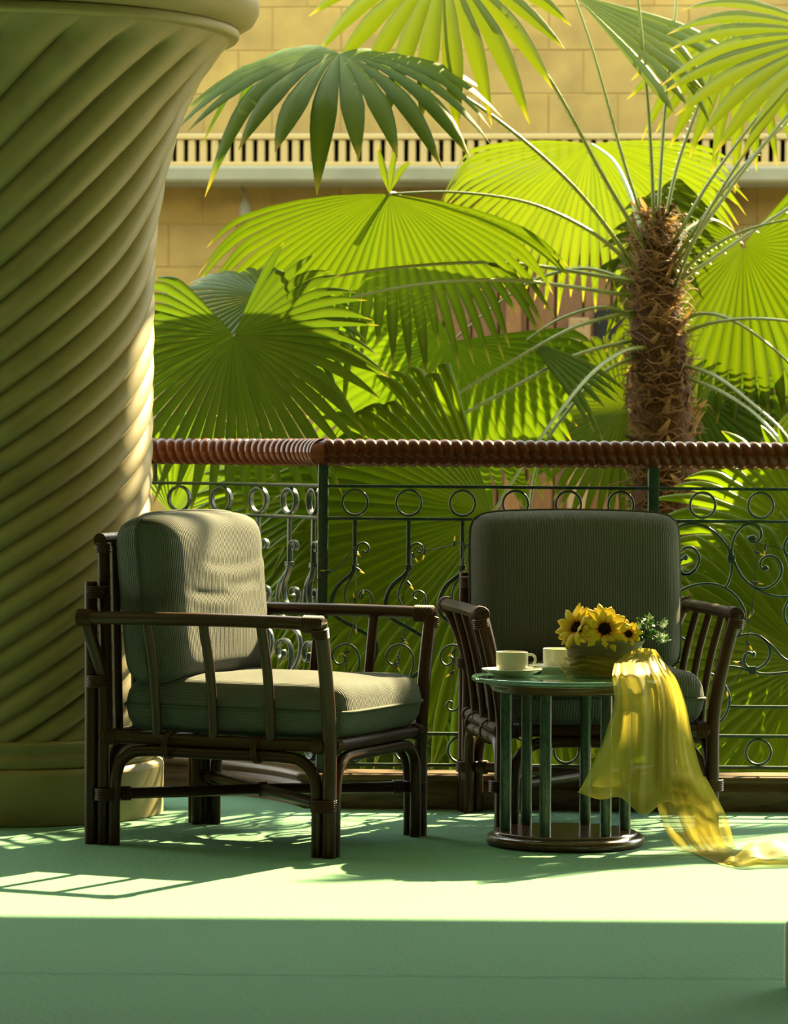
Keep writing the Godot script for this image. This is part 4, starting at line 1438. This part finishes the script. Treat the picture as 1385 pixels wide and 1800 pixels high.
func palm_trunk(palm: Node3D, prof: Array, n_base: int, n_fibre: int) -> void:   # prof: [point, radius] from below upwards, in the world
	var org := palm.position
	var pts := []
	var rs := []
	for q in prof: pts.append(q[0] - org); rs.append(q[1])
	var path := smooth(pts, 8)
	var radii := []
	for i in path.size():
		var k := float(i) / 8.0
		var i0 := mini(int(k), rs.size() - 2)
		radii.append(lerpf(rs[i0], rs[i0 + 1], k - i0) * (1.0 + 0.05 * sin(i * 1.9)))
	var m := MB.new()
	m.tube(path, radii, 20)
	part("trunk", m, M.trunk, palm)
	# old leaf bases clasping the trunk
	var shapes := []
	for s in 3:
		m = MB.new()
		for j in 6:
			var t := j / 5.0
			var w := lerpf(0.030, 0.005, pow(t, 0.8))
			for i in 5:
				var u := (i - 2) / 2.0
				m.v(Vector3(u * w, 0.11 * t, 0.012 + 0.028 * t * t + 0.006 * s * t - 0.012 * u * u * (1 - t)), Vector2(i, j))
		m.grid(0, 5, 6)
		shapes.append(m.mesh())
	for k in n_base:
		var f := float(k) / n_base
		var i := clampi(int(path.size() * (0.32 + 0.64 * f)), 0, path.size() - 1)
		var a := k * 2.39996 + rnd(-0.3, 0.3)
		var out := Vector3(cos(a), 0, sin(a))
		var up := (Vector3.UP * rnd(0.35, 1.0) + Vector3(-out.z, 0, out.x) * rnd(-0.9, 0.9)).normalized()
		var x := up.cross(out).normalized()
		part("leaf_base", shapes[k % 3], M.fibre if k % 3 else M.trunk, palm).transform = Transform3D(Basis(x, up, x.cross(up)).scaled_local(Vector3.ONE * rnd(0.45, 0.85)), path[i] + out * (radii[i] - 0.010) + Vector3.UP * rnd(-0.05, 0.05))
	m = MB.new()
	for k in n_fibre:
		var i := clampi(int(path.size() * rnd(0.3, 0.99)), 0, path.size() - 1)
		var a := rnd(0, TAU)
		var out := Vector3(cos(a), 0, sin(a))
		var tg := Vector3(-out.z, 0, out.x) * (1 if rng.randf() < 0.5 else -1)
		var p: Vector3 = path[i] + out * radii[i] * 0.98 + Vector3.UP * rnd(-0.04, 0.04)
		var l := rnd(0.05, 0.13)
		var far := rnd(0.0, 0.035) if rng.randf() < 0.8 else rnd(0.04, 0.09)
		m.tube(smooth([p, p + tg * l * 0.5 + Vector3.UP * rnd(-0.02, 0.03) + out * far * 0.6, p + tg * l - out * l * 0.25 + Vector3.UP * rnd(-0.06, 0.05) + out * far], 3), [0.0028, 0.0026, 0.0024, 0.0020, 0.0016, 0.0012, 0.0006], 4, false)
	var o := part("fibres", m, M.fibre, palm)
	o.set_meta("kind", "stuff")

func build_palms() -> void:
	var D := 12.2
	var base := at(1168, 900, D)
	var palm := thing("fan_palm", "tall fan palm with a shaggy brown trunk behind the railing", "palm", Vector3(base.x, -2.5, base.z))
	palm_trunk(palm, [[Vector3(base.x + 0.03, -2.5, base.z), 0.16], [Vector3(base.x + 0.02, -1.0, base.z), 0.14], [at(1166, 1050, D), 0.125], [at(1168, 880, D), 0.118], [at(1164, 760, D), 0.112], [at(1160, 660, D), 0.105], [at(1153, 560, D), 0.088], [at(1150, 480, D), 0.066], [at(1151, 420, D), 0.036], [at(1152, 385, D), 0.02]], 200, 900)
	var f := func(px: Array, d1: float, reach: float, dir: float, tilt: float, nrm: Vector3, spread := 150.0, droop := 0.12, cup := 0.0, split := 0.55, nseg := 40, tone := 0) -> void:
		frond(palm, px, D - 0.03, d1, reach, dir, tilt, nrm, spread, droop, cup, split, nseg, tone)
	# drooping dark fan over the grille, top left
	f.call([[1122, 478], [1010, 330], [860, 200], [720, 120], [597, 94]], 11.6, 315.0, 88.0, 3.2, Vector3(0, 1, 0.25), 160.0, 0.34, 0.0, 0.52, 24, 2)
	# top middle, hanging into the frame
	f.call([[1136, 440], [1060, 310], [960, 130], [860, 20], [780, -70]], 11.8, 265.0, 92.0, 0.45, Vector3(0, 0.55, 1), 130.0, 0.25, 0.0, 0.45, 18, 1)
	# bright large fan left of the middle
	f.call([[1114, 470], [1040, 408], [930, 357], [800, 338], [683, 341]], 11.7, 370.0, 101.0, -1.7, Vector3(0.05, -1.6, 1), 86.0, 0.25, 0.0, 0.66, 36, 0)
	# two short leaflets standing up at its hub
	f.call([[700, 343], [691, 341], [684, 340]], 11.68, 92.0, -82.0, 0.3, Vector3(0.6, 0.2, 1), 34.0, -0.05, 0.0, 0.3, 3, 1)
	# bright fan behind the crown
	f.call([[1134, 440], [1112, 355], [1080, 285], [1040, 253]], 12.7, 300.0, 86.0, -1.4, Vector3(0.0, -1.2, 1), 100.0, 0.24, 0.0, 0.70, 46, 1)
	# right
	f.call([[1178, 480], [1200, 412], [1245, 386], [1285, 405], [1306, 432]], 12.7, 285.0, 88.0, -0.3, Vector3(0.05, -0.3, 1), 140.0, 0.05, 0.1, 0.72, 44, 0)
	# two glossy ones above the handrail, far left
	f.call([[1112, 495], [900, 463], [720, 468], [570, 490], [462, 522]], 11.5, 235.0, 150.0, 0.6, Vector3(0.1, 1, 0.55), 150.0, 0.25, 0.0, 0.5, 36, 3)
	f.call([[1110, 520], [900, 493], [720, 502], [540, 545], [411, 590]], 11.15, 295.0, 80.0, 0.35, Vector3(-0.15, 0.75, 1), 150.0, 0.12, 0.1, 0.52, 44, 3)
	# broad one in the middle, low
	f.call([[1116, 498], [1030, 472], [940, 492], [860, 545], [795, 600]], 12.4, 300.0, 115.0, -0.25, Vector3(0, -0.2, 1), 125.0, 0.06, 0.08, 0.70, 48, 4)
	# stalks sinking behind the handrail
	f.call([[1112, 548], [1010, 575], [900, 635], [785, 705], [690, 775], [600, 870]], 11.5, 300.0, 125.0, 0.3, Vector3(-0.1, 0.4, 1), 105.0, 0.1, 0.05, 0.6, 44, 5)
	f.call([[1114, 598], [1010, 625], [900, 682], [785, 748], [700, 830], [640, 980]], 11.5, 330.0, 105.0, 0.2, Vector3(-0.1, 0.3, 1), 130.0, 0.1, 0.05, 0.6, 44, 5)
	f.call([[1150, 612], [1100, 615], [1045, 652], [990, 715], [930, 800], [865, 905]], 11.3, 430.0, 135.0, 0.2, Vector3(-0.05, 0.3, 1), 122.0, 0.06, 0.05, 0.72, 54, 5)
	f.call([[1122, 625], [1060, 655], [1000, 720], [950, 800], [930, 930], [960, 1080]], 11.7, 330.0, 80.0, 0.2, Vector3(0, 0.3, 1), 150.0, 0.1, 0.05, 0.6, 44, 5)
	# up and out of the frame
	f.call([[1140, 420], [1095, 280], [1045, 100], [1008, -10]], 12.2, 290.0, 30.0, 0.2, Vector3(-0.25, 0.9, 0.7), 26.0, 0.06, 0.0, 0.62, 7, 1)
	f.call([[1150, 400], [1140, 200], [1112, -100], [1080, -420]], 12.0, 260.0, -60.0, 0.3, Vector3(0, 0.4, 1), 140.0, 0.2, 0.0, 0.5, 30, 0)
	f.call([[1156, 400], [1168, 200], [1194, -60], [1215, -470]], 12.3, 260.0, -80.0, 0.3, Vector3(0, 0.4, 1), 140.0, 0.2, 0.0, 0.5, 30, 0)
	f.call([[1164, 420], [1188, 300], [1226, 190], [1260, 110], [1310, 30]], 12.4, 235.0, 105.0, 0.2, Vector3(0, 0.3, 1), 62.0, 0.12, 0.0, 0.5, 13, 1)
	f.call([[1172, 450], [1240, 330], [1320, 220], [1400, 125], [1470, 60]], 12.0, 300.0, 172.0, 0.2, Vector3(0, 0.5, 1), 42.0, 0.16, 0.0, 0.5, 9, 1)
	f.call([[1178, 530], [1225, 410], [1305, 275], [1390, 165], [1480, 90]], 11.9, 240.0, 0.0, 0.2, Vector3(0, 0.5, 1), 100.0, 0.15, 0.0, 0.5, 28, 0)
	# right side arcs
	f.call([[1190, 490], [1240, 442], [1310, 405], [1400, 385], [1490, 395]], 11.9, 280.0, 0.0, 0.3, Vector3(0, 0.5, 1), 95.0, 0.12, 0.0, 0.55, 36, 0)
	f.call([[1196, 565], [1235, 551], [1285, 562], [1350, 605], [1430, 680]], 12.0, 300.0, 30.0, 0.3, Vector3(0, 0.5, 1), 100.0, 0.1, 0.0, 0.55, 36, 0)
	f.call([[1194, 590], [1250, 568], [1330, 560], [1420, 572], [1500, 610]], 11.8, 280.0, 20.0, 0.3, Vector3(0, 0.5, 1), 100.0, 0.1, 0.0, 0.55, 36, 0)
	f.call([[1192, 640], [1255, 660], [1320, 708], [1390, 775], [1430, 860], [1440, 960]], 11.4, 330.0, 165.0, 0.25, Vector3(0.1, 0.35, 1), 150.0, 0.1, 0.0, 0.6, 46, 5)
	f.call([[1196, 660], [1270, 690], [1340, 740], [1400, 830], [1420, 1000], [1430, 1160]], 11.2, 360.0, 170.0, 0.2, Vector3(0.1, 0.3, 1), 150.0, 0.05, 0.0, 0.65, 50, 5)
	# beyond the frame, over the right of the balcony: they shade the table
	f.call([[1176, 470], [1300, 300], [1470, 140], [1640, 40], [1780, 0]], 12.1, 330.0, 60.0, 0.4, Vector3(0.1, 0.8, 0.6), 150.0, 0.2, 0.0, 0.6, 40, 0)
	f.call([[1180, 480], [1330, 270], [1500, 80], [1720, -60], [1920, -90]], 12.0, 340.0, 60.0, 0.4, Vector3(0.1, 0.8, 0.6), 150.0, 0.2, 0.0, 0.6, 40, 0)
	f.call([[1186, 500], [1380, 370], [1560, 270], [1760, 230], [1900, 240]], 12.0, 340.0, 60.0, 0.4, Vector3(0.1, 0.8, 0.6), 150.0, 0.2, 0.0, 0.6, 40, 0)
	# low, behind the trunk
	f.call([[1130, 740], [1115, 725], [1098, 716]], 12.9, 200.0, 165.0, 0.1, Vector3(0, 0.2, 1), 110.0, 0.1, 0.0, 0.6, 32, 0)
	f.call([[1190, 700], [1200, 690], [1215, 690]], 12.9, 210.0, 22.0, 0.1, Vector3(0, 0.3, 1), 100.0, 0.1, 0.0, 0.45, 26, 2)
	f.call([[1120, 560], [1060, 540], [985, 560], [926, 598]], 12.0, 190.0, 32.0, 0.3, Vector3(-0.3, 0.9, 0.5), 24.0, 0.08, 0.0, 0.5, 6, 2)

	# lower palms that fill the view through the railing
	var low := func(label: String, root: Vector3, list: Array) -> void:
		var p := thing("fan_palm", label, "palm", Vector3(root.x, -2.5, root.z), 0.0, "lower fan palms behind the railing")
		palm_trunk(p, [[Vector3(root.x, -2.5, root.z), 0.13], [Vector3(root.x, -1.8, root.z), 0.12], [Vector3(root.x, root.y - 0.2, root.z), 0.10], [root, 0.06]], 30, 60)
		var depth := -root.z
		for q in list:
			var rp := root_px(root)
			var mid := Vector2((rp.x + q[0]) / 2.0, (rp.y + q[1]) / 2.0 - 60.0)
			frond(p, [[rp.x, rp.y], [mid.x, mid.y], [q[0], q[1]]], depth, q[2], q[3], q[4], q[5], q[6], 150.0, q[7], 0.05, 0.7, 46, q[8])
	low.call("low fan palm behind the curved end of the railing", at(430, 1750, 12.3), [
		[300, 905, 12.2, 300.0, 20.0, 0.2, Vector3(0, 0.4, 1), 0.12, 5], [430, 1010, 11.9, 300.0, 70.0, 0.3, Vector3(0, 0.4, 1), 0.1, 5], [500, 940, 12.6, 190.0, -50.0, 0.2, Vector3(0.1, 0.5, 1), 0.1, 5],
		[480, 1200, 11.7, 320.0, 40.0, 0.3, Vector3(0, 0.5, 1), 0.1, 2], [350, 1180, 12.0, 330.0, 80.0, 0.2, Vector3(0, 0.4, 1), 0.1, 5], [570, 1060, 12.2, 330.0, 60.0, 0.2, Vector3(0, 0.3, 1), 0.1, 5]])
	low.call("low fan palm behind the middle of the railing", at(850, 1800, 12.6), [
		[700, 1180, 11.9, 380.0, 95.0, 0.2, Vector3(0, 0.4, 1), 0.08, 5], [860, 1120, 12.3, 380.0, 90.0, 0.1, Vector3(0, 0.3, 1), 0.08, 5], [1010, 1250, 12.0, 360.0, 70.0, 0.2, Vector3(0, 0.4, 1), 0.08, 2], [620, 1330, 11.7, 300.0, 200.0, 0.2, Vector3(0, 0.6, 1), 0.08, 5]])
	low.call("low fan palm behind the big railing scrolls", at(1330, 1800, 12.4), [
		[1400, 1290, 11.3, 380.0, 185.0, 0.2, Vector3(0, 0.5, 1), 0.05, 5], [1240, 1130, 12.4, 360.0, 60.0, 0.1, Vector3(0, 0.3, 1), 0.06, 5], [1150, 1300, 12.0, 330.0, 40.0, 0.2, Vector3(0, 0.5, 1), 0.06, 5], [1340, 920, 12.9, 320.0, -60.0, 0.1, Vector3(0, 0.3, 1), 0.06, 2]])

func root_px(p: Vector3) -> Vector2:
	var q := cam_basis.inverse() * (p - cam_pos)
	return Vector2(692.5 + q.x / -q.z * F, 900.0 - q.y / -q.z * F)
